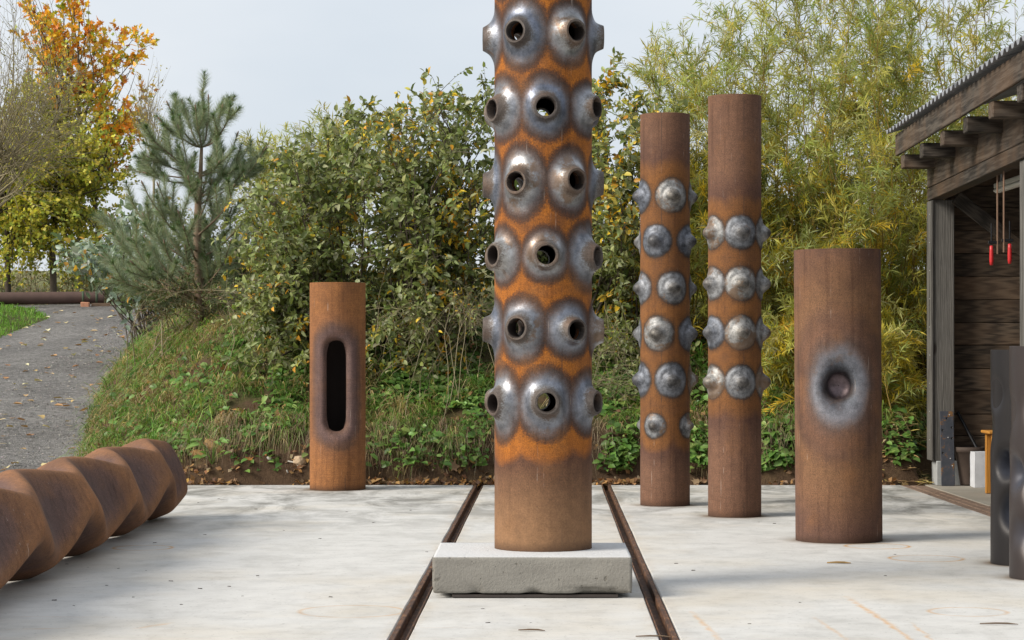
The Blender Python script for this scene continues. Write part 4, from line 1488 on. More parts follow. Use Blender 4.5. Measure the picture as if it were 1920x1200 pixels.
def shrub(name, label, bx, bd, tips, stem_r=.016, twigs=9, twig_len=(.25, .55), per_twig=11, leaf=(.055, .10), ratio=.52,
          palette=None, weights=None, kind='ovate', lmat=None, bark=None, group=None, singles=0, cat='shrub', arch=.35, droop=.15, spread=.25, nstem=None,
          twig_up=.35, leaf_ang=.9, twig_r=.004, side=.5, clump=None, leafless=0.0, ustart=.35):
    lmat, bark = lmat or LEAFM, bark or BARK
    base = np.array([bx, bd, float(ground_z(np.array([bx]), np.array([bd]))[0]) - .05])
    n = len(tips)
    b = base + np.stack([rng.normal(0, spread, n), rng.normal(0, spread, n), np.zeros(n)], -1)
    b[:, 2] = ground_z(b[:, 0], b[:, 1]) - .06
    c = b * .45 + tips * .55
    c[:, 2] += arch * np.linalg.norm(tips - b, axis=1) * .5
    P = wob(bez(b, c, tips, 10), .42, 1.3)
    rs = np.linspace(1, .22, 10)[None] * stem_r * rng.uniform(.6, 1.3, (n, 1))
    Vs, Fs = tubes(P, rs, 6)
    # twigs
    u = ustart + (1 - ustart) * rng.random((n, twigs)) ** .7
    u[:, 0] = .97
    o, tg = at(P, u)
    o, tg = o.reshape(-1, 3), tg.reshape(-1, 3)
    m = len(o)
    dr = unit(tg * .6 + rand_unit(m) * .75 + np.array([0, -.1, twig_up]))
    ln = rng.uniform(*twig_len, m)
    end = o + dr * ln[:, None]
    end[:, 2] -= droop * ln
    tw = wob(bez(o, o + dr * ln[:, None] * .55 + np.array([0, 0, .04]), end, 5), .06, 5)
    Vt, Ft = tubes(tw, np.linspace(1, .35, 5)[None] * twig_r * rng.uniform(.7, 1.3, (m, 1)), 4)
    V, F = merge([(Vs, Fs), (Vt, Ft)])
    parts = [('branches', V, F, None, bark, None)]
    t = plant(name, label, cat, base, parts, group)
    if per_twig:
        lu = (np.arange(per_twig)[None] + rng.random((m, per_twig))) / per_twig
        lu = .08 + .92 * lu
        lp, lt = at(tw, lu)
        tcol = None
        lp, lt = lp.reshape(-1, 3), lt.reshape(-1, 3)
        q = len(lp)
        ld = unit(lt * (1 - side) + rand_unit(q) * leaf_ang + np.array([0, 0, -.05]))
        nr = unit(rand_unit(q) * .75 + np.array([-.15, -.45, .75]))
        L = rng.uniform(*leaf, q)
        Wd = L * ratio * rng.uniform(.8, 1.2, q)
        if clump is None:
            tint = pick(palette, weights, q, .35)
            if kind == 'ovate' and len(palette) > 5:
                yl = (vnoise(lp * 1.7 + 7) > .60) & (rng.random(q) < .34)
                tint[yl] = pick(palette[4:] + [(.46, .40, .08)], [3, 1.5, 2], int(yl.sum()), .3)
        else:
            tint = clump(lp, m, per_twig)
        gap = vnoise(lp * 2.6 + bx * 3) + .35 * vnoise(lp * 7) 
        kp = gap > (.42 if kind == 'ovate' else .26)
        lp, ld, nr, L, Wd, tint = lp[kp], ld[kp], nr[kp], L[kp], Wd[kp], tint[kp]
        q = len(lp)
        if leafless:
            kp = rng.random(q) > leafless
            lp, ld, nr, L, Wd, tint = lp[kp], ld[kp], nr[kp], L[kp], Wd[kp], tint[kp]
        if singles:
            face = np.abs(nr[:, 1]) * L * L
            kp = single_leaves(t, base, lp, ld, nr, L, Wd, tint, kind, lmat, singles, face - (lp[:, 1] - bd) * .012)
            lp, ld, nr, L, Wd, tint = lp[kp], ld[kp], nr[kp], L[kp], Wd[kp], tint[kp]
        V, F, tt = leaves(lp, ld, nr, L, Wd, tint, kind)
        o = link('foliage', make_mesh('foliage', V - base, F, True, {'tint': tt}), lmat, t)
        o['kind'] = 'stuff'
    return t


def tips_in(px0, px1, topx, topy, bot, d0, d1, n, bias=1.0, sprig=0):
    px = rng.uniform(px0, px1, n)
    ty = np.interp(px, topx, topy)
    v = rng.random(n) ** bias
    py = ty + 25 + (bot - ty - 25) * v
    d = rng.uniform(d0, d1, n)
    if sprig:
        py[:sprig] = ty[:sprig] + rng.uniform(-5, 40, sprig)
    return np.stack([(px - 960) * d / FPX, d, EYE - (py - HOR) * d / FPX], -1)


# ---------------------------------------------------------------- broadleaf shrubs behind the column
TX_ = [470, 520, 570, 620, 650, 700, 750, 790, 830, 870, 905, 930, 1000, 1100, 1130, 1180, 1210, 1260, 1300]
TY_ = [360, 310, 300, 250, 215, 235, 225, 190, 150, 170, 175, 170, 180, 190, 160, 165, 185, 250, 330]
GP = [(.19, .225, .065), (.25, .285, .11), (.13, .165, .045), (.32, .345, .20), (.70, .48, .04), (.60, .30, .03)]
GW = [6, 5, 3, 2.4, .3, .12]
sh = dict(palette=GP, weights=GW, twigs=16, per_twig=14, leaf=(.035, .122), ustart=.12, twig_up=.2, twig_len=(.2, .65), group='leafy green shrubs on the bank')
shrub('leafy_shrub', 'leafy green shrub with yellowing leaves directly behind the slotted pipe', W(600, 600, 28.2)[0], 28.2,
      tips_in(455, 690, TX_, TY_, 700, 26.6, 29.2, 84, .9, 12), singles=290, **sh)
shrub('leafy_shrub', 'tall leafy green shrub between the slotted pipe and the nozzle column', W(820, 600, 28.0)[0], 28.0,
      tips_in(670, 935, TX_, TY_, 710, 26.5, 29.2, 112, .9, 16), singles=290, **sh)
shrub('leafy_shrub', 'leafy green shrub hidden mostly behind the nozzle column', W(1020, 600, 28.6)[0], 28.6,
      tips_in(910, 1110, TX_, TY_, 650, 27.6, 29.8, 50, .9, 8), **sh)
shrub('leafy_shrub', 'leafy green shrub between the nozzle column and the studded pipes', W(1160, 600, 28.0)[0], 28.0,
      tips_in(1090, 1250, TX_, TY_, 760, 26.4, 29.0, 72, .9, 12), singles=250, **sh)


# ---------------------------------------------------------------- narrow-leaved willows
def willow_tint(zlow, zhigh):
    def f(lp, m, per):
        h = np.clip((lp[::per, 2] - zlow) / (zhigh - zlow), 0, 1)
        patch = vnoise(lp[::per] * 1.5 + 11)
        yel = rng.random(m) < np.clip(.62 - .55 * h + (patch - .5) * .7, .03, .8)
        g = pick([(.32, .35, .10), (.42, .44, .17), (.22, .26, .06), (.50, .47, .12)], [4, 4, 3, 2], m, .2)
        y = pick([(.64, .50, .05), (.56, .48, .08), (.44, .42, .09), (.62, .42, .05)], [4, 3, 3, 1], m, .2)
        t = np.where(yel[:, None], y, g)
        t = np.repeat(t, per, 0) * (1 + rng.uniform(-.22, .22, (m * per, 1)))
        odd = rng.random(m * per) < .07
        t[odd] = pick([(.55, .43, .04), (.42, .38, .25), (.16, .12, .05)], [2, 1, 1], int(odd.sum()))
        return t
    return f


WTX = [1190, 1230, 1245, 1262, 1300, 1330, 1355, 1375, 1400, 1440, 1480, 1560, 1700, 1900, 2100]
WTY = [210, 130, 85, 150, 95, 140, 20, 60, 5, -10, -40, -60, -90, -110, -120]
ws = dict(kind='pair', lmat=WILM, bark=TWIGW, per_twig=42, twigs=16, twig_len=(.3, .8), leaf=(.09, .17), ratio=.10, twig_up=.4, leaf_ang=.75, side=.35, droop=.15, arch=.12,
          stem_r=.010, twig_r=.0035, cat='willow', spread=.35, ustart=.12, group='narrow leaved willows')
for x0, x1, d0, n, lab in ((1210, 1335, 28.4, 40, 'narrow leaved willow rising behind the shorter studded pipe'),
                           (1315, 1470, 28.2, 54, 'tall narrow leaved willow behind the taller studded pipe'),
                           (1450, 1610, 28.0, 58, 'yellowing narrow leaved willow behind the wide hollowed pipe'),
                           (1590, 1760, 28.0, 58, 'yellowing narrow leaved willow beside the shed corner post'),
                           (1740, 1930, 28.6, 44, 'narrow leaved willow rising above the shed roof edge')):
    tp = tips_in(x0, x1, WTX, WTY, 800, d0 - 1.5, d0 + 1.6, n, .85, n // 5)
    bx = W((x0 + x1) / 2, 800, d0)[0]
    tp[:, 0] = np.where((tp[:, 1] < 26.7) & (tp[:, 0] > 4.1), 4.1, tp[:, 0])
    shrub('willow', lab, bx, d0, tp, clump=willow_tint(.8, 4.6), **ws)
tp = tips_in(480, 720, [460, 520, 600, 660, 730], [310, 255, 240, 245, 300], 400, 31.5, 33.5, 40, 1.0, 14)
shrub('willow', 'narrow leaved willow showing between the pine and the leafy shrub', W(590, 600, 32.5)[0], 32.5, tp, clump=willow_tint(1.0, 3.6), **ws)
bs = {**ws, 'leaf': (.11, .19), 'ratio': .16, 'per_twig': 30, 'twigs': 13, 'group': 'darker willows at the back'}
for x0, x1, d0, n, lab in ((1230, 1430, 32.0, 22, 'darker willow at the back between the two studded pipes'), (1420, 1650, 32.4, 26, 'darker willow at the back above the wide hollowed pipe'), (1640, 1900, 32.0, 28, 'darker willow at the back beside the shed roof')):
    tp = tips_in(x0, x1, WTX, [y + (150 if x0 < 1300 else 50) for y in WTY], 760, d0 - 1.0, d0 + 1.2, n, .9)
    shrub('willow', lab, W((x0 + x1) / 2, 800, d0)[0], d0, tp, clump=willow_tint(-1.0, 2.6), **bs)
# a low dense skirt of willow shoots right of the studded pipes
tp = tips_in(1440, 1750, [1400, 1800], [560, 560], 860, 26.1, 27.2, 70, 1.0)
tp[:, 0] = np.minimum(tp[:, 0], 4.35)
shrub('willow', 'low yellow willow shoots at the bank foot left of the shed post', W(1600, 800, 27.2)[0], 27.2, tp, clump=willow_tint(1.6, 5.0),
      **{**ws, 'twig_len': (.3, .6), 'twig_up': .25, 'droop': .25, 'spread': .9})


for px, d, lst, lab in ((800, 26.9, [(740, 600, 90, 50, 16), (860, 600, 70, 50, 16)], 'tangle of bare brown bramble stems under the tall leafy shrub'),
                        (1170, 26.7, [(1160, 740, 60, 70, 18), (1130, 640, 40, 50, 10)], 'tangle of bare bramble stems left of the shorter studded pipe'),
                        (520, 27.6, [(500, 560, 70, 60, 16)], 'tangle of bare grey twigs between the pine and the slotted pipe')):
    out = []
    for x, y, rx, ry, n in lst:
        a = rng.random(n) * 6.283
        dd = rng.uniform(d - .5, d + .4, n)
        out.append(np.stack([(x + np.cos(a) * rx * rng.random(n) - 960) * dd / FPX, dd, EYE - (y + np.sin(a) * ry * rng.random(n) - HOR) * dd / FPX], -1))
    shrub('bramble', lab, (px - 960) * d / FPX, d, np.concatenate(out), palette=GP, weights=GW, twigs=7, per_twig=3, leaf=(.03, .07), twig_len=(.25, .7), bark=TWIGB, stem_r=.005, twig_r=.0028, spread=.5, arch=.9, cat='bramble', group='bare brambles on the bank')


# ---------------------------------------------------------------- young pine
def pine():
    d = 30.0
    base = W(372, 600, d)
    base[2] = float(ground_z(base[:1], base[1:2])[0]) - .05
    top = W(372, 385, d)
    tk = np.array([base, W(374, 520, d), W(370, 450, d), W(371, 400, d), W(372, 372, d)])
    tk2 = np.concatenate([tk, [W(376, 325, d), W(378, 275, d)]])
    trunk = tubes(tk2[None], np.array([[.075, .062, .055, .05, .042, .03, .02]]), 12)
    lead = [(330, 330), (398, 330), (360, 300), (378, 255)]
    tips = [(258, 232), (322, 190), (348, 192), (362, 205), (386, 178), (400, 185), (412, 200), (432, 215), (310, 222), (305, 260), (340, 240), (420, 255), (440, 250),
            (275, 290), (290, 320), (245, 310), (262, 345), (300, 345), (240, 362), (330, 290), (345, 330), (400, 300), (425, 320), (450, 300), (480, 290), (496, 272), (470, 330), (440, 345), (480, 365),
            (230, 400), (262, 400), (300, 400), (330, 390), (350, 420), (410, 390), (440, 400), (470, 410), (500, 395), (210, 440), (240, 450), (275, 440), (310, 450), (340, 470), (400, 450), (430, 450), (460, 450), (490, 450),
            (200, 480), (230, 490), (260, 500), (290, 490), (320, 510), (350, 520), (410, 500), (440, 505), (470, 500), (250, 530), (290, 540), (330, 550), (420, 540), (300, 560), (225, 520), (455, 545), (380, 480), (370, 440), (365, 350), (390, 350)]
    P, rad = [], []
    for x, y in tips:
        dd = d + rng.uniform(-.75, .75) * (1.0 if y > 330 else .6)
        far = 1 + (rng.random() < .3) * (y > 240) * rng.uniform(.05, .2)
        tip = W(372 + (x - 372) * far + rng.uniform(-9, 9), y + rng.uniform(-4, 7), dd)
        dx = abs(x - 372)
        ya = np.clip(y + 60 + dx * .55, 372, 560)
        if y < 230:
            ya = 272 + rng.uniform(0, 8)
        elif y < 345:
            ya = rng.choice([300, 330, 375, 385]) + rng.uniform(-6, 6)
            ya = max(ya, y + 25)
        a = np.array([np.interp(ya, [275, 325, 372, 400, 450, 520, 600], [tk2[6, 0], tk2[5, 0], tk[4, 0], tk[3, 0], tk[2, 0], tk[1, 0], tk[0, 0]]), d, W(372, ya, d)[2]])
        c = a * .35 + tip * .65
        c[2] = a[2] + (tip[2] - a[2]) * .25
        P.append(bez(a[None], c[None], tip[None], 9)[0])
        rad.append(np.linspace(.013 if y < 345 else .016, .006, 9))
    P, rad = np.array(P), np.array(rad)
    P = wob(P, .12, 2)
    # extra side shoots
    o, tg = at(P, rng.uniform(.4, .92, (len(P), 3)))
    o, tg = o.reshape(-1, 3), tg.reshape(-1, 3)
    dr = unit(tg + rand_unit(len(o)) * .8 + np.array([0, 0, .35]))
    S = bez(o, o + dr * .16, o + dr * rng.uniform(.25, .4, (len(o), 1)) + np.array([0, 0, .05]), 9)
    t = thing('pine_tree', 'young blue green pine with long needles beside the gravel path', 'pine tree', base)
    link('trunk', make_mesh('trunk', trunk[0] - base, trunk[1]), BARKP, t)
    for q in range(len(P)):
        V, F = tubes(P[q:q + 1], rad[q:q + 1], 6)
        link('branch', make_mesh('branch', V - base, F), BARKP, t)
    V, F = tubes(S, np.linspace(.006, .004, 9)[None] * np.ones((len(S), 1)), 5)
    link('side_shoots', make_mesh('side_shoots', V - base, F), BARKP, t)['kind'] = 'stuff'
    al = np.concatenate([P, S])
    ln = np.linalg.norm(np.diff(al, axis=1), axis=2).sum(1)
    per = 440
    span = np.minimum(.62 / np.maximum(ln, .2), .95)[:, None]
    span[len(P):] = .98
    u = 1 - span * rng.random((len(al), per)) ** 1.1
    p, tg = at(al, u)
    last = (1 - u < .06 / ln[:, None])
    p, tg, uu = p.reshape(-1, 3), tg.reshape(-1, 3), u.ravel()
    n = len(p)
    r = rand_unit(n)
    r = unit(r - tg * (r * tg).sum(1, keepdims=True))
    spread = rng.uniform(.6, 1.7, n)[:, None]
    dd = unit(tg + r * spread + np.array([0, 0, .05]))
    L = rng.uniform(.09, .165, n)
    L = np.where(last.ravel(), L * .6, L)
    tint = pick([(.29, .35, .23), (.38, .44, .30), (.21, .27, .16), (.47, .51, .36)], [4, 3, 3, 1.2], n)
    tint[last.ravel()] = pick([(.07, .13, .04), (.10, .17, .05)], [1, 1], int(last.sum()))
    br = (rng.random(n) < .03)
    tint[br] = pick([(.25, .15, .08)], [1], int(br.sum()))
    V, F, tt = leaves(p, dd, rand_unit(n), L, np.full(n, .0042), tint, 'needle')
    o = link('needles', make_mesh('needles', V - base, F, True, {'tint': tt}), NEEDM, t)
    o['kind'] = 'stuff'
    # brown buds
    k = len(P)
    bp = P[:, -1]
    bt = unit(P[:, -1] - P[:, -2])
    B = np.stack([bp - bt * .02, bp + bt * .02, bp + bt * .05, bp + bt * .065], 1)
    V, F = tubes(B, np.array([[.009, .012, .009, .002]]) * np.ones((k, 1)), 6)
    link('buds', make_mesh('buds', V - base, F), BARKP, t)['kind'] = 'stuff'


pine()


# ---------------------------------------------------------------- trees at the far left
def tree(name, label, px, d, trunk_pts, r0, tips, palette, weights, leaf, ratio, kind, lmat, bark, twigs, per_twig, twig_len, group, crown_part='foliage', leafless=0.0, attach=(.35, .95), twig_r=.008, br_r=.03, singles=0, up=.35, droop=.1):
    bx = (px - 960) * d / FPX
    base = np.array([bx, d, float(ground_z(np.array([bx]), np.array([d]))[0]) - .1])
    tk = np.array([base] + [W(x, y, d) for x, y in trunk_pts])
    t_ = np.linspace(0, 1, len(tk))
    kk = 12
    tk = np.stack([np.interp(np.linspace(0, 1, kk), t_, tk[:, j]) for j in range(3)], -1)
    tk = wob(tk[None], .25, .7)
    V, F = tubes(tk, (np.linspace(1, .25, kk) * r0)[None], 10)
    t = thing(name, label, 'tree', base, group=group)
    link('trunk', make_mesh('trunk', V - base, F), bark, t)
    n = len(tips)
    ht = np.clip((tips[:, 2] - base[2]) / (tk[0, -1, 2] - base[2]), 0, 1.2)
    u = np.clip(ht * rng.uniform(.45, .85, n), *attach)
    a = np.stack([np.interp(u, np.linspace(0, 1, kk), tk[0, :, j]) for j in range(3)], -1)
    c = a * .5 + tips * .5
    c[:, 2] = a[:, 2] + (tips[:, 2] - a[:, 2]) * .35
    P = wob(bez(a, c, tips, 10), .5, .8)
    V, F = tubes(P, np.linspace(1, .18, 10)[None] * br_r * rng.uniform(.5, 1.2, (n, 1)), 6)
    uu = .3 + .7 * rng.random((n, twigs))
    o, tg = at(P, uu)
    o, tg = o.reshape(-1, 3), tg.reshape(-1, 3)
    m = len(o)
    dr = unit(tg * .7 + rand_unit(m) * .7 + np.array([0, 0, up]))
    ln = rng.uniform(*twig_len, m)
    tw = wob(bez(o, o + dr * ln[:, None] * .5, o + dr * ln[:, None] - np.stack([0 * ln, 0 * ln, droop * ln], -1), 6), .15, 3)
    V2, F2 = tubes(tw, np.linspace(1, .25, 6)[None] * twig_r * rng.uniform(.6, 1.2, (m, 1)), 4)
    V, F = merge([(V, F), (V2, F2)])
    link('branches', make_mesh('branches', V - base, F), bark, t)
    if per_twig:
        lp, lt = at(tw, .15 + .85 * rng.random((m, per_twig)))
        lp, lt = lp.reshape(-1, 3), lt.reshape(-1, 3)
        q = len(lp)
        kp = rng.random(q) > leafless
        lp, lt = lp[kp], lt[kp]
        q = len(lp)
        lp = lp + rng.normal(0, .03, (q, 3))
        L = rng.uniform(*leaf, q)
        tint = pick(palette, weights, q)
        ld, nr, Wd = unit(lt * .4 + rand_unit(q)), rand_unit(q), L * ratio
        if singles:
            kp = single_leaves(t, base, lp, ld, nr, L, Wd, tint, kind, lmat, singles, np.abs(nr[:, 1]) * L * L)
            lp, ld, nr, L, Wd, tint = lp[kp], ld[kp], nr[kp], L[kp], Wd[kp], tint[kp]
        V, F, tt = leaves(lp, ld, nr, L, Wd, tint, kind)
        o = link(crown_part, make_mesh(crown_part, V - base, F, True, {'tint': tt}), lmat, t)
        o['kind'] = 'stuff'
    return t


YG = [(.46, .46, .07), (.60, .53, .07), (.28, .34, .06), (.70, .58, .12)]
tg_ = 'trees beyond the path'


def cloud_tips(lst, d0, d1):
    out = []
    for x, y, rx, ry, n in lst:
        a = rng.random(n) * 6.283
        r = rng.random(n) ** .5
        d = rng.uniform(d0, d1, n)
        out.append(np.stack([(x + np.cos(a) * r * rx - 960) * d / FPX, d, EYE - (y + np.sin(a) * r * ry - HOR) * d / FPX], -1))
    return np.concatenate(out)


tree('leafy_tree', 'yellow green tree with a straight trunk behind the old pipe', 100, 63, [(102, 420), (104, 300), (112, 180), (120, 60)], .10,
     cloud_tips([(140, 330, 90, 60, 24), (90, 430, 80, 50, 14), (190, 440, 60, 60, 10), (140, 240, 90, 70, 22), (110, 150, 80, 60, 8), (60, 480, 60, 25, 4), (150, 490, 50, 25, 4)], 61, 65.5), YG, [4, 3, 3, 1], (.09, .15), .75, 'pair', LEAFM, BARK, 9, 20, (.5, 1.2), tg_)
tree('leafy_tree', 'dark stemmed yellow green tree at the far left edge', 16, 62, [(12, 430), (5, 330), (-5, 220), (-15, 80)], .085,
     cloud_tips([(40, 400, 60, 40, 18), (-40, 380, 60, 70, 14), (60, 330, 70, 50, 10), (20, 440, 50, 40, 10), (0, 260, 70, 80, 14), (60, 290, 70, 60, 14), (50, 190, 60, 60, 8), (30, 485, 40, 25, 5)], 60.5, 64.5), YG, [4, 4, 3, 1], (.09, .15), .75, 'pair', LEAFM, BARKD, 9, 17, (.5, 1.1), tg_)
tree('maple_tree', 'autumn tree with orange and yellow lobed leaves above the pine', 186, 63.5, [(184, 460), (170, 350), (150, 250), (145, 150), (150, 40)], .09,
     cloud_tips([(225, 100, 48, 45, 11), (250, 170, 30, 40, 4), (130, 40, 60, 60, 12), (90, -30, 70, 40, 10), (225, 235, 45, 30, 8), (160, 130, 50, 50, 5), (60, 40, 50, 60, 6)], 62, 65),
     [(.78, .36, .03), (.80, .50, .04), (.62, .22, .03), (.62, .58, .08), (.36, .42, .06)], [4, 4, 3, 2, 1.5], (.16, .27), .62, 'lobed', LEAFM, BARK, 6, 8, (.35, .8), tg_, singles=290)
tree('bare_tree', 'nearly bare tree of fine olive twigs at the upper left corner', -60, 52, [(-50, 480), (-30, 400), (-10, 330), (10, 280)], .10,
     cloud_tips([(50, 180, 100, 80, 28), (20, 90, 80, 90, 20), (100, 250, 70, 50, 10), (30, 300, 60, 60, 12), (140, 130, 50, 50, 4)], 50, 54), [(.33, .30, .06), (.20, .18, .06)], [2, 1], (.04, .07), .5, 'pair', LEAFM, TWIGB, 12, 6, (.8, 1.7), tg_, leafless=.5, twig_r=.006, br_r=.02, up=.15)
tree('bare_tree', 'bare twiggy sapling between the orange tree and the pine', 285, 60, [(283, 420), (282, 340), (284, 270), (286, 225)], .05,
     cloud_tips([(285, 190, 25, 45, 16), (270, 240, 30, 40, 10), (300, 230, 18, 50, 10)], 59, 61), [(.45, .36, .08)], [1], (.05, .08), .6, 'pair', LEAFM, TWIGB, 6, 3, (.5, 1.1), tg_, leafless=.5, twig_r=.006, br_r=.015, up=.8)
# hedge bushes along the field edge
hb = [(.28, .31, .14), (.42, .40, .14), (.18, .21, .09), (.48, .33, .10)]
for px, d, rx, top, lab, n in ((-30, 64, 60, 505, 'brown twiggy hedge bush behind the old pipe at the frame edge', 26), (50, 65, 45, 490, 'bare hedge bush showing pale sky between its twigs', 20),
                               (150, 66, 60, 480, 'low hedge bush right of the straight trunk', 30), (240, 66, 60, 440, 'hedge bush behind the grey leaved shrub', 44),
                               (340, 66, 80, 400, 'dark hedge bush behind the pine trunk', 60), (460, 66, 90, 380, 'hedge bush behind the pine on its right', 60)):
    tp = cloud_tips([(px, (top + 585) / 2, rx, (585 - top) / 2, n)], d - 1, d + 1)
    bare = 'bare' in lab or 'brown' in lab
    shrub('hedge_bush', lab, (px - 960) * d / FPX, d, tp, palette=hb, weights=[3, 2, 3, 1], kind='pair', leaf=(.08, .14), ratio=.6, twigs=9, per_twig=2 if bare else 9, twig_len=(.4, 1.0), bark=TWIGB, stem_r=.02, twig_r=.007, spread=.6,
          group='hedge bushes at the field edge', cat='bush')
tp = cloud_tips([(190, 500, 55, 25, 12), (240, 480, 45, 45, 12), (275, 535, 35, 25, 8), (240, 420, 30, 30, 4)], 40.5, 43)
shrub('grey_leaved_shrub', 'shrub with large grey green leaves left of the pine', (290 - 960) * 42 / FPX, 42, tp, palette=[(.24, .31, .24), (.33, .40, .33), (.15, .20, .11), (.55, .32, .05)], weights=[4, 3, 3, .5], leaf=(.13, .20), ratio=.55, twigs=6, per_twig=7, twig_len=(.35, .8), cat='shrub', stem_r=.018)
# weedy undergrowth below the pine
tp = cloud_tips([(330, 570, 60, 30, 24), (430, 575, 50, 35, 24), (500, 560, 40, 45, 18)], 29.2, 31.5)
shrub('undergrowth_shrub', 'thin brown and green undergrowth below the pine', (410 - 960) * 30.6 / FPX, 30.6, tp, palette=[(.15, .16, .06), (.22, .15, .08), (.08, .11, .03)], weights=[2, 2, 3], leaf=(.03, .06), ratio=.4, twigs=10, per_twig=10, twig_len=(.2, .5), spread=.7, bark=TWIGB, twig_r=.003, stem_r=.008)


# ---------------------------------------------------------------- grass and weeds on the bank
def blades(pos, lean, L, wd, tint, seg=3):
    n = len(pos)
    t = np.linspace(0, 1, seg + 1)[None, :, None]
    up = np.array([0, 0, 1.0])
    c = pos + up * (L * .75)[:, None] + lean * (L * .25)[:, None]
    e = pos + up * (L * .35)[:, None] + lean * (L * .85)[:, None]
    P = pos[:, None] * (1 - t) ** 2 + 2 * c[:, None] * t * (1 - t) + e[:, None] * t ** 2
    sd = unit(np.cross(lean, up) + rng.normal(0, .25, (n, 3)))
    w = np.interp(np.linspace(0, 1, seg + 1), [0, .3, .6, 1], [.8, 1, .8, .06])[None, :, None] * (wd / 2)[:, None, None]
    A, B = P - sd[:, None] * w, P + sd[:, None] * w
    V = np.stack([A, B], 2).reshape(-1, 3)
    m = 2 * (seg + 1)
    f = np.array([(2 * i, 2 * i + 1, 2 * i + 3, 2 * i + 2) for i in range(seg)])
    F = (f[None] + (np.arange(n) * m)[:, None, None]).reshape(-1, 4)
    return V, F, np.repeat(tint, m, 0)


def bank_points(n, dmin=25.45, dmax=31, x0=-8.5, x1=5.2):
    x, d = rng.uniform(x0, x1, n), dmin + (dmax - dmin) * rng.random(n) ** 1.2
    s2 = x - np.interp(d, PD, PXR)
    ok = (s2 > -.06) & ~((x > 4.3) & (d < 26.3))
    return x[ok], d[ok]


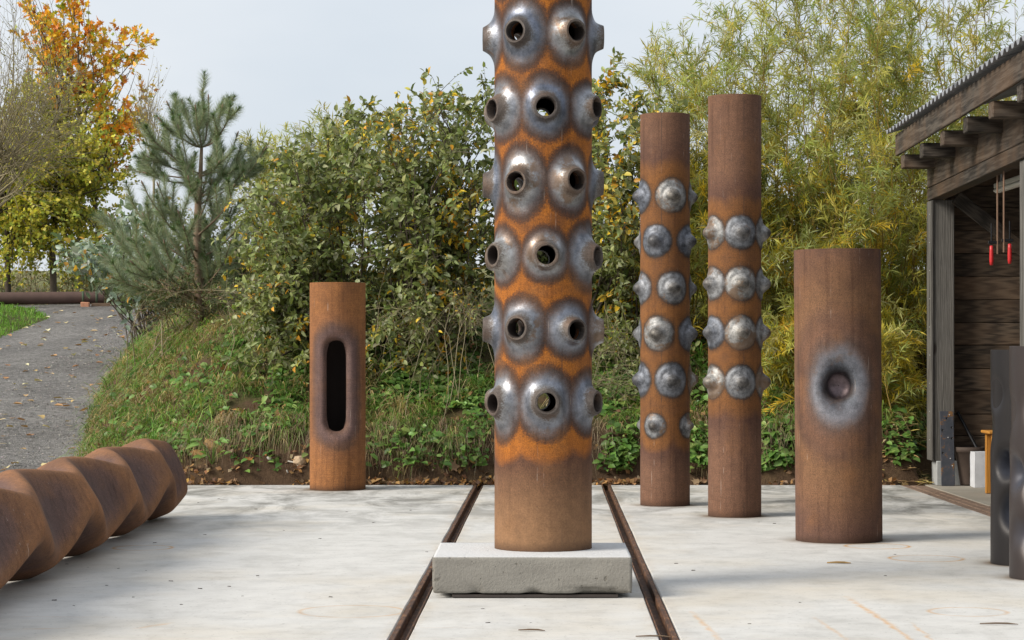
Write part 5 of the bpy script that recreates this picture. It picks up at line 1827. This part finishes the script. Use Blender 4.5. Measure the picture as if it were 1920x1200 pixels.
def grass():
    x, d = bank_points(5600)
    xe, de = bank_points(2600, 30, 46, -8.5, -2.2)
    x, d = np.concatenate([x, xe]), np.concatenate([d, de])
    s1 = d - 25.33
    dens = vnoise(np.stack([x * 1.3, d * 1.3, 0 * x], -1))
    left = 1 - smooth01(-4.2, -3.0, x)
    right = smooth01(2.5, 3.2, x)
    keep = (s1 > .40) & (dens + .35 * left > .36) | ((left > .5) & (s1 > .1)) | ((right > .5) & (s1 > .15) & (dens > .5))
    x, d = x[keep], d[keep]
    n = len(x)
    per = 17
    cl = rng.uniform(.10, .30, n) * (1 + .9 * (rng.random(n) < .22))
    X = np.repeat(x, per) + rng.normal(0, .045, n * per)
    D = np.repeat(d, per) + rng.normal(0, .045, n * per)
    D = np.maximum(D, 25.36)
    Z = ground_z(X, D) - .02
    m = len(X)
    a = rng.random(m) * 6.283
    down = np.array([0, -1.0, 0])
    lean = np.stack([np.cos(a), np.sin(a), 0 * a], -1) * .8 + down * .75
    lean[:, 2] = rng.uniform(-.9, .2, m)
    lean = lean * rng.uniform(.35, 1.1, (m, 1))
    L = np.repeat(cl, per) * rng.uniform(.5, 1.2, m)
    ct = pick([(.15, .29, .05), (.10, .20, .04), (.24, .34, .085), (.20, .25, .07), (.42, .33, .16), (.28, .20, .11)], [5, 4, 3.5, 2, 2.6, 1.6], n, .35)
    tint = np.repeat(ct, per, 0) * (1 + rng.uniform(-.3, .3, (m, 1)))
    dry = rng.random(m) < .16
    tint[dry] = pick([(.46, .37, .19), (.30, .22, .11)], [1, 1], int(dry.sum()))
    ne = 900
    ex = rng.uniform(-5.0, 4.3, ne)
    ed = 25.33 + rng.uniform(.28, .85, ne)
    kp = vnoise(np.stack([ex * 1.4, ed * 0, ed * 0 + 21], -1)) > .30
    ex, ed = ex[kp], ed[kp]
    pe = 16
    EX, ED = np.repeat(ex, pe) + rng.normal(0, .05, len(ex) * pe), np.repeat(ed, pe) + rng.normal(0, .05, len(ex) * pe)
    EZ = ground_z(EX, ED) - .02
    me_ = len(EX)
    el = np.stack([rng.normal(0, .35, me_), -rng.uniform(.4, 1.0, me_), -rng.uniform(.3, 1.5, me_)], -1)
    eL = np.repeat(rng.uniform(.14, .42, len(ex)), pe) * rng.uniform(.6, 1.1, me_)
    ec = np.repeat(pick([(.14, .25, .05), (.21, .28, .08), (.38, .31, .15), (.26, .19, .10)], [3, 2.5, 3, 2.5], len(ex), .35), pe, 0) * (1 + rng.uniform(-.3, .3, (me_, 1)))
    X, D, Z, lean, L, tint = np.concatenate([X, EX]), np.concatenate([D, ED]), np.concatenate([Z, EZ]), np.concatenate([lean, el]), np.concatenate([L, eL]), np.concatenate([tint, ec])
    m = len(X)
    V, F, tt = blades(np.stack([X, D, Z], -1), lean, L, rng.uniform(.006, .013, m), tint)
    o = link('bank_grass', make_mesh('bank_grass', V, F, True, {'tint': tt}), GRASSM)
    tag(o, 'tufted green and straw coloured grass covering the bank', 'grass', kind='stuff')
    # dry roots and stalks hanging over the cut
    n = 5200
    x = rng.uniform(-4.2, 4.3, n)
    d = 25.33 + rng.uniform(.22, .75, n)
    z = ground_z(x, d) - .01
    a = rng.random(n) * 6.283
    lean = np.stack([np.cos(a) * .5, -np.abs(np.sin(a)) - .4, rng.uniform(-1.6, -.3, n)], -1)
    kp = vnoise(np.stack([x * 1.1, d * 0, d * 0 + 7], -1)) > .38
    V, F, tt = blades(np.stack([x, d, z], -1)[kp], lean[kp], rng.uniform(.12, .38, n)[kp], rng.uniform(.003, .006, n)[kp], pick([(.26, .20, .12), (.16, .11, .07), (.36, .30, .20)], [3, 3, 1], n)[kp])
    o = link('dry_stalks', make_mesh('dry_stalks', V, F, True, {'tint': tt}), DEADM)
    tag(o, 'dry straw stalks and roots hanging over the cut soil', 'dry grass', kind='stuff')
    # lawn
    n = 9000
    d = rng.uniform(44, 58.5, n)
    x = np.interp(d, PD, PXL) - rng.uniform(-.05, 3.2, n)
    z = ground_z(x, d) - .01
    a = rng.random(n) * 6.283
    lean = np.stack([np.cos(a), np.sin(a), rng.uniform(-.2, .5, n)], -1) * .5
    V, F, tt = blades(np.stack([x, d, z], -1), lean, rng.uniform(.10, .24, n), rng.uniform(.012, .02, n), pick([(.16, .34, .04), (.12, .27, .035), (.22, .34, .07)], [4, 3, 2], n), 2)
    o = link('lawn', make_mesh('lawn', V, F, True, {'tint': tt}), GRASSM)
    tag(o, 'bright green lawn left of the gravel path', 'grass', kind='stuff')
    # dead leaves caught in the grass and heaped along the slab
    x, d = bank_points(1500, 25.5, 29.5)
    xs_, ds_ = rng.uniform(-4.0, 4.2, 1500), 25.27 + np.abs(rng.normal(0, .10, 1500))
    kp = vnoise(np.stack([xs_ * 2.2, ds_ * 0, ds_ * 0 + 5], -1)) > .42
    x, d = np.concatenate([x, xs_[kp]]), np.concatenate([d, ds_[kp]])
    n = len(x)
    z = np.maximum(ground_z(x, d), 0) + rng.uniform(.005, .09, n) * np.where(d > 25.6, 1, .4)
    L = rng.uniform(.035, .095, n)
    V, F, tt = leaves(np.stack([x, d, z], -1), unit(rand_unit(n) + np.array([0, -.3, 0])), unit(rand_unit(n) * .7 + np.array([0, -.5, .8])), L, L * .7, pick([(.24, .13, .06), (.36, .20, .08), (.16, .09, .05), (.44, .24, .07), (.36, .27, .17)], [3, 3, 3, 1.5, 1], n, .3), 'pair')
    o = link('leaf_litter', make_mesh('leaf_litter', V, F, True, {'tint': tt}), DEADM)
    tag(o, 'brown dead leaf litter caught in the bank grass and along the slab', 'leaf litter', kind='stuff')
    # leafy ground cover in patches
    pats = [(560, 640, 40, 30, 200), (540, 720, 40, 40, 260), (700, 660, 40, 30, 200), (790, 690, 70, 60, 900), (860, 720, 60, 50, 700), (740, 740, 40, 40, 200), (900, 770, 30, 60, 260), (480, 640, 50, 30, 260),
            (260, 640, 28, 28, 120), (390, 740, 60, 50, 160), (520, 780, 40, 30, 150), (300, 700, 60, 50, 130), (230, 780, 50, 50, 110), (330, 820, 60, 40, 120), (440, 690, 60, 50, 150), (470, 820, 40, 30, 90), (640, 850, 60, 40, 120), (780, 850, 60, 45, 160), (870, 860, 40, 40, 110), (480, 870, 50, 30, 90), (1150, 870, 30, 30, 90), (1460, 880, 40, 20, 90), (1150, 700, 40, 90, 520), (1170, 830, 30, 60, 260), (1140, 620, 40, 40, 240), (1310, 850, 30, 50, 200), (1460, 790, 40, 60, 420), (1460, 860, 30, 40, 200), (1690, 820, 40, 50, 300), (1310, 700, 20, 60, 160), (600, 590, 60, 30, 240), (850, 620, 70, 40, 300)]
    P = []
    for px, py, rx, ry, n in pats:
        a, r = rng.random(n) * 6.283, rng.random(n) ** .5
        qx, qy = px + np.cos(a) * r * rx, py + np.sin(a) * r * ry
        # walk back along the sight line until the bank is met
        ds = np.linspace(25.4, 31, 90)
        Xs = (qx[:, None] - 960) * ds / FPX
        Zs = EYE - (qy[:, None] - HOR) * ds / FPX
        G = ground_z(Xs.ravel(), np.repeat(ds[None], n, 0).ravel(), False).reshape(Xs.shape)
        hit = np.argmax(G >= Zs, axis=1)
        ok = hit > 0
        i = np.arange(n)[ok]
        P.append(np.stack([Xs[i, hit[ok]], ds[hit[ok]], Zs[i, hit[ok]]], -1))
    P = np.concatenate(P)
    n = len(P)
    P = P + np.stack([rng.normal(0, .02, n), -rng.uniform(.0, .14, n), rng.uniform(0, .10, n)], -1)
    a = rng.random(n) * 6.283
    ld = unit(np.stack([np.cos(a), np.sin(a) - .5, rng.uniform(-.6, .15, n)], -1))
    nr = unit(rand_unit(n) * .5 + np.array([-.1, -.5, .8]))
    L = rng.uniform(.035, .13, n)
    V, F, tt = leaves(P, ld, nr, L, L * .68, pick([(.12, .23, .045), (.17, .29, .07), (.08, .16, .035), (.24, .33, .09)], [4, 3, 3, 1], n), 'ovate')
    o = link('ground_cover', make_mesh('ground_cover', V, F, True, {'tint': tt}), LEAFM)
    tag(o, 'leafy green nettles and brambles creeping over the bank', 'weeds', kind='stuff')


grass()


# ---------------------------------------------------------------- single weed, stones, fallen leaves, scraps
def hit_bank(px, py):
    ds = np.linspace(25.3, 31, 400)
    Xs = (px - 960) * ds / FPX
    Zs = EYE - (py - HOR) * ds / FPX
    G = ground_z(Xs, ds)
    i = int(np.argmax(G >= Zs))
    return np.array([Xs[i], ds[i], G[i]])


def small_things():
    b = np.array([W(395, 905, 25.3)[0], 25.42, 0.0])
    b[2] = float(ground_z(b[:1], b[1:2])[0])
    t = thing('dock_weed', 'bright green broad leaved weed at the bank foot behind the twisted pipe', 'weed', b)
    tv, tf = LEAF['ovate']
    for i in range(13):
        a = rng.uniform(0, 6.28)
        h = rng.uniform(.06, .28)
        e = np.array([math.cos(a) * .17 * rng.uniform(.3, 1.2), -abs(math.sin(a)) * .12, h])
        V, F = tubes(np.array([[(0, 0, 0), e * np.array([.4, .4, .7]), e]]), np.array([[.004, .0035, .003]]), 5)
        tint = pick([(.15, .27, .05), (.20, .33, .08)], [1, 1], 1)
        st = link('stem', make_mesh('stem', V, F, True, {'tint': np.repeat(tint, len(V), 0)}), LEAFM, t)
        dr = unit(np.array([[math.cos(a), -.4, rng.uniform(-.3, .5)]]))
        nr = unit(np.array([[rng.normal(0, .3), -.6, .8]]))
        L = np.array([rng.uniform(.09, .15)])
        V, F, tt = leaves(e[None], dr, nr, L, L * .5, tint, 'ovate')
        link('leaf', make_mesh('leaf', V, F, True, {'tint': tt}), LEAFM, t)
    import bmesh
    for px, py, s, col, lab in ((405, 838, (.15, .06, .06), (.26, .16, .06), 'ochre brown stone jutting from the soil above the weed'),
                                (345, 842, (.07, .05, .06), (.30, .26, .17), 'small pale stone in the bank behind the twisted pipe'),
                                (562, 868, (.075, .05, .06), (.42, .31, .20), 'cream broken stone beside the foot of the slotted pipe'),
                                (372, 852, (.09, .05, .05), (.30, .17, .06), 'small ochre stone left of the larger ochre stone'),
                                (505, 862, (.03, .02, .02), (.42, .40, .36), 'tiny pale pebble in the dark cut soil'),
                                (866, 862, (.03, .02, .02), (.33, .30, .24), 'tiny grey pebble in the cut soil beside the column')):
        p = hit_bank(px, py)
        bm = bmesh.new()
        bmesh.ops.create_icosphere(bm, subdivisions=2, radius=1)
        for v in bm.verts:
            q = np.array(v.co)[None] * 1.4 + px
            v.co = Vector([c * k_ for c, k_ in zip(v.co, s)]) * (.75 + .6 * float(fbm(q, 2)[0]))
        me = bpy.data.meshes.new('stone')
        bm.to_mesh(me)
        bm.free()
        o = link('stone', me, plain_mat('stone_' + str(px), col, .85, 0, .35, 25), None, p + np.array([0, -.01, 0]), (0, rng.uniform(.2, .5), rng.uniform(-.3, .3)))
        tag(o, lab, 'stone', 'stones in the cut bank')
    # white root
    for a, c, b_, lab in (((540, 867), (552, 870), (560, 874), 'white snapped root left of the slotted pipe foot'), ((538, 885), (540, 893), (539, 902), 'short white root standing at the slab edge')):
        P = np.array([[hit_bank(*a), hit_bank(*c), hit_bank(*b_)]])
        P[:, :, 1] -= .03
        V, F = tubes(P, np.array([[.008, .009, .006]]), 7)
        o = link('root', make_mesh('root', V, F), plain_mat('root_white', (.55, .52, .46), .8), None)
        tag(o, lab, 'root', 'pale roots in the cut bank')

    def leaf_variants(pal, n, kind):
        tv, tf = LEAF[kind]
        out = []
        for i in range(n):
            c = pick(pal, [1] * len(pal), 1, .25)
            cur = rng.uniform(-.5, .9)
            v = tv.copy()
            v[:, 2] = v[:, 2] * (1 + cur) + (v[:, 0] - .5) ** 2 * rng.uniform(-.3, .7) + v[:, 1] ** 2 * rng.uniform(-.2, .9)
            v[:, 0] -= .5
            v[:, 2] -= v[:, 2].min()
            me = make_mesh('fallen_leaf', v, tf, True, {'tint': np.repeat(c, len(tv), 0)})
            me.materials.append(DEADM)
            out.append(me)
        return out
    brown = leaf_variants([(.20, .10, .045), (.30, .15, .06), (.14, .075, .04), (.36, .17, .05), (.28, .18, .11)], 14, 'lobed')
    pale = leaf_variants([(.58, .46, .25), (.48, .32, .14), (.66, .56, .36), (.40, .22, .09)], 12, 'ovate')
    # along the back edge of the slab
    for i in range(180):
        x = rng.uniform(-3.9, 4.2)
        d = 25.26 + abs(rng.normal(0, .09))
        cl = vnoise(np.array([[x * 1.8, 0, 2.0]]))[0]
        if cl < .33 and i % 3:
            continue
        s = rng.uniform(.045, .12)
        zz = 0.002 if d < 25.25 else max(.0, float(ground_z(np.array([x]), np.array([d]))[0]))
        o = link('fallen_leaf', brown[i % len(brown)], None, None, (x, d, zz + rng.uniform(.0, .035)), (rng.uniform(-.7, .9), rng.uniform(-.7, .7), rng.uniform(0, 6.28)))
        o.scale = (s, s, s)
        tag(o, 'curled brown dead leaf at the back edge of the concrete yard', 'leaf', 'dead leaves along the slab edge')
    for px, py, s, lab in ((425, 700, .17, 'large pale brown oak leaf lying on the grass bank'), (850, 885, .16, 'pale brown oak leaf on the soil left of the column'), (432, 690, .10, 'orange brown leaf beside the pale oak leaf on the bank'),
                           (300, 655, .09, 'rust brown leaf high on the grass bank'), (345, 690, .09, 'orange leaf in the grass above the path edge'), (455, 785, .10, 'orange leaf lying low on the bank near the stone'), (340, 745, .08, 'orange leaf at the middle of the grass bank')):
        p = hit_bank(px, py) + np.array([0, -.06, .05])
        o = link('fallen_leaf', brown[int(rng.integers(len(brown)))], None, None, p, (R(60), 0, rng.uniform(0, 3)))
        o.scale = (s, s, s)
        tag(o, lab, 'leaf', 'dead leaves on the grass bank')
    for i in range(150):
        d = 26 + 32 * rng.random() ** 1.05
        a, b2 = np.interp(d, PD, PXL), np.interp(d, PD, PXR)
        lo = max(a, -(960 + 30) * d / FPX)
        x = lo + (b2 - lo) * rng.random()
        s = rng.uniform(.08, .14) * (1 + (d - 26) * .012)
        zz = float(ramp_z(d)) + .055
        o = link('fallen_leaf', pale[i % len(pale)], None, None, (x, d, zz), (rng.uniform(-.2, .2), rng.uniform(-.2, .2), rng.uniform(0, 6.28)))
        o.scale = (s, s * .8, s * .6)
        tag(o, 'pale yellow fallen leaf lying on the gravel path', 'leaf', 'fallen leaves on the gravel path')
    # willow leaf litter at the shed corner
    n = 900
    x, d = rng.uniform(3.7, 4.62, n), rng.uniform(25.3, 26.0, n)
    z = np.maximum(ground_z(x, d), 0) + rng.uniform(0, .05, n)
    a = rng.random(n) * 6.28
    L = rng.uniform(.07, .13, n)
    V, F, tt = leaves(np.stack([x, d, z], -1), np.stack([np.cos(a), np.sin(a), rng.uniform(-.2, .4, n)], -1), unit(rand_unit(n) * .4 + np.array([0, -.2, 1])), L, L * .14, pick([(.30, .20, .09), (.40, .29, .12), (.16, .10, .05), (.45, .36, .10)], [3, 3, 2, 1], n), 'narrow')
    o = link('leaf_litter', make_mesh('leaf_litter', V, F, True, {'tint': tt}), DEADM)
    tag(o, 'brown willow leaf litter heaped beside the shed footing', 'leaf litter', kind='stuff')
    # scraps on the slab
    scrap = plain_mat('bark_scrap', (.05, .038, .028), .9)
    vs = []
    for i in range(6):
        me = box_mesh(1, .45, .25, .12, .12)
        me.materials.append(scrap)
        vs.append(me)
    spots = [(125, 1058), (165, 1064), (222, 1066), (274, 1070), (200, 1098), (102, 1126), (138, 1136), (340, 1134), (384, 1003), (372, 943), (410, 935), (551, 954), (532, 995), (483, 1080), (375, 1104), (455, 1118), (290, 1018), (430, 1100), (775, 1180), (770, 957), (800, 1035), (1268, 1057),
             (1423, 979), (1452, 982), (1678, 1040), (1300, 1070), (915, 1168), (995, 1168), (905, 1142), (1660, 1080), (1405, 1170), (1500, 1130), (600, 1010), (650, 960), (700, 980), (480, 955), (320, 1090), (250, 1120), (560, 1060), (620, 1120)]
    for i, (px, py) in enumerate(spots):
        d = EYE * FPX / (py - HOR)
        L = rng.uniform(.010, .032)
        o = link('bark_scrap', vs[i % 6], None, None, ((px - 960) * d / FPX, d, .004), (0, 0, rng.uniform(-.6, .6)))
        o.scale = (L, L * rng.uniform(.3, .9), L * .4)
        o.location.z = .0005 + L * .4 * .2
        tag(o, 'tiny dark scrap of bark lying on the pale concrete', 'bark', 'bark scraps on the concrete')
    for px, py, L, lab in ((1873, 1172, .10, 'thin curled twig on the concrete near the lower right corner'), (1573, 1057, .08, 'ochre willow leaf lying on the concrete before the hollowed pipe'), (997, 1184, .07, 'thin brown twig on the concrete in front of the plinth'), (1225, 1196, .09, 'thin brown twig beside the right rail at the bottom edge')):
        d = EYE * FPX / (py - HOR)
        o_ = np.array([(px - 960) * d / FPX, d, .006])
        P = np.array([[o_ + np.array([-L, .02, 0]), o_ + np.array([-L * .2, -.01, .006]), o_ + np.array([L * .5, .015, .002]), o_ + np.array([L, -.02, .001])]])
        V, F = tubes(P, np.array([[.003, .005, .005, .002]]) * (1.6 if 'leaf' in lab else 1), 6)
        o = link('twig' if 'twig' in lab else 'fallen_leaf', make_mesh('twig', V, F), plain_mat('twig_' + str(px), (.30, .19, .07) if 'leaf' in lab else (.12, .08, .05), .85))
        tag(o, lab, 'twig' if 'twig' in lab else 'leaf')


small_things()
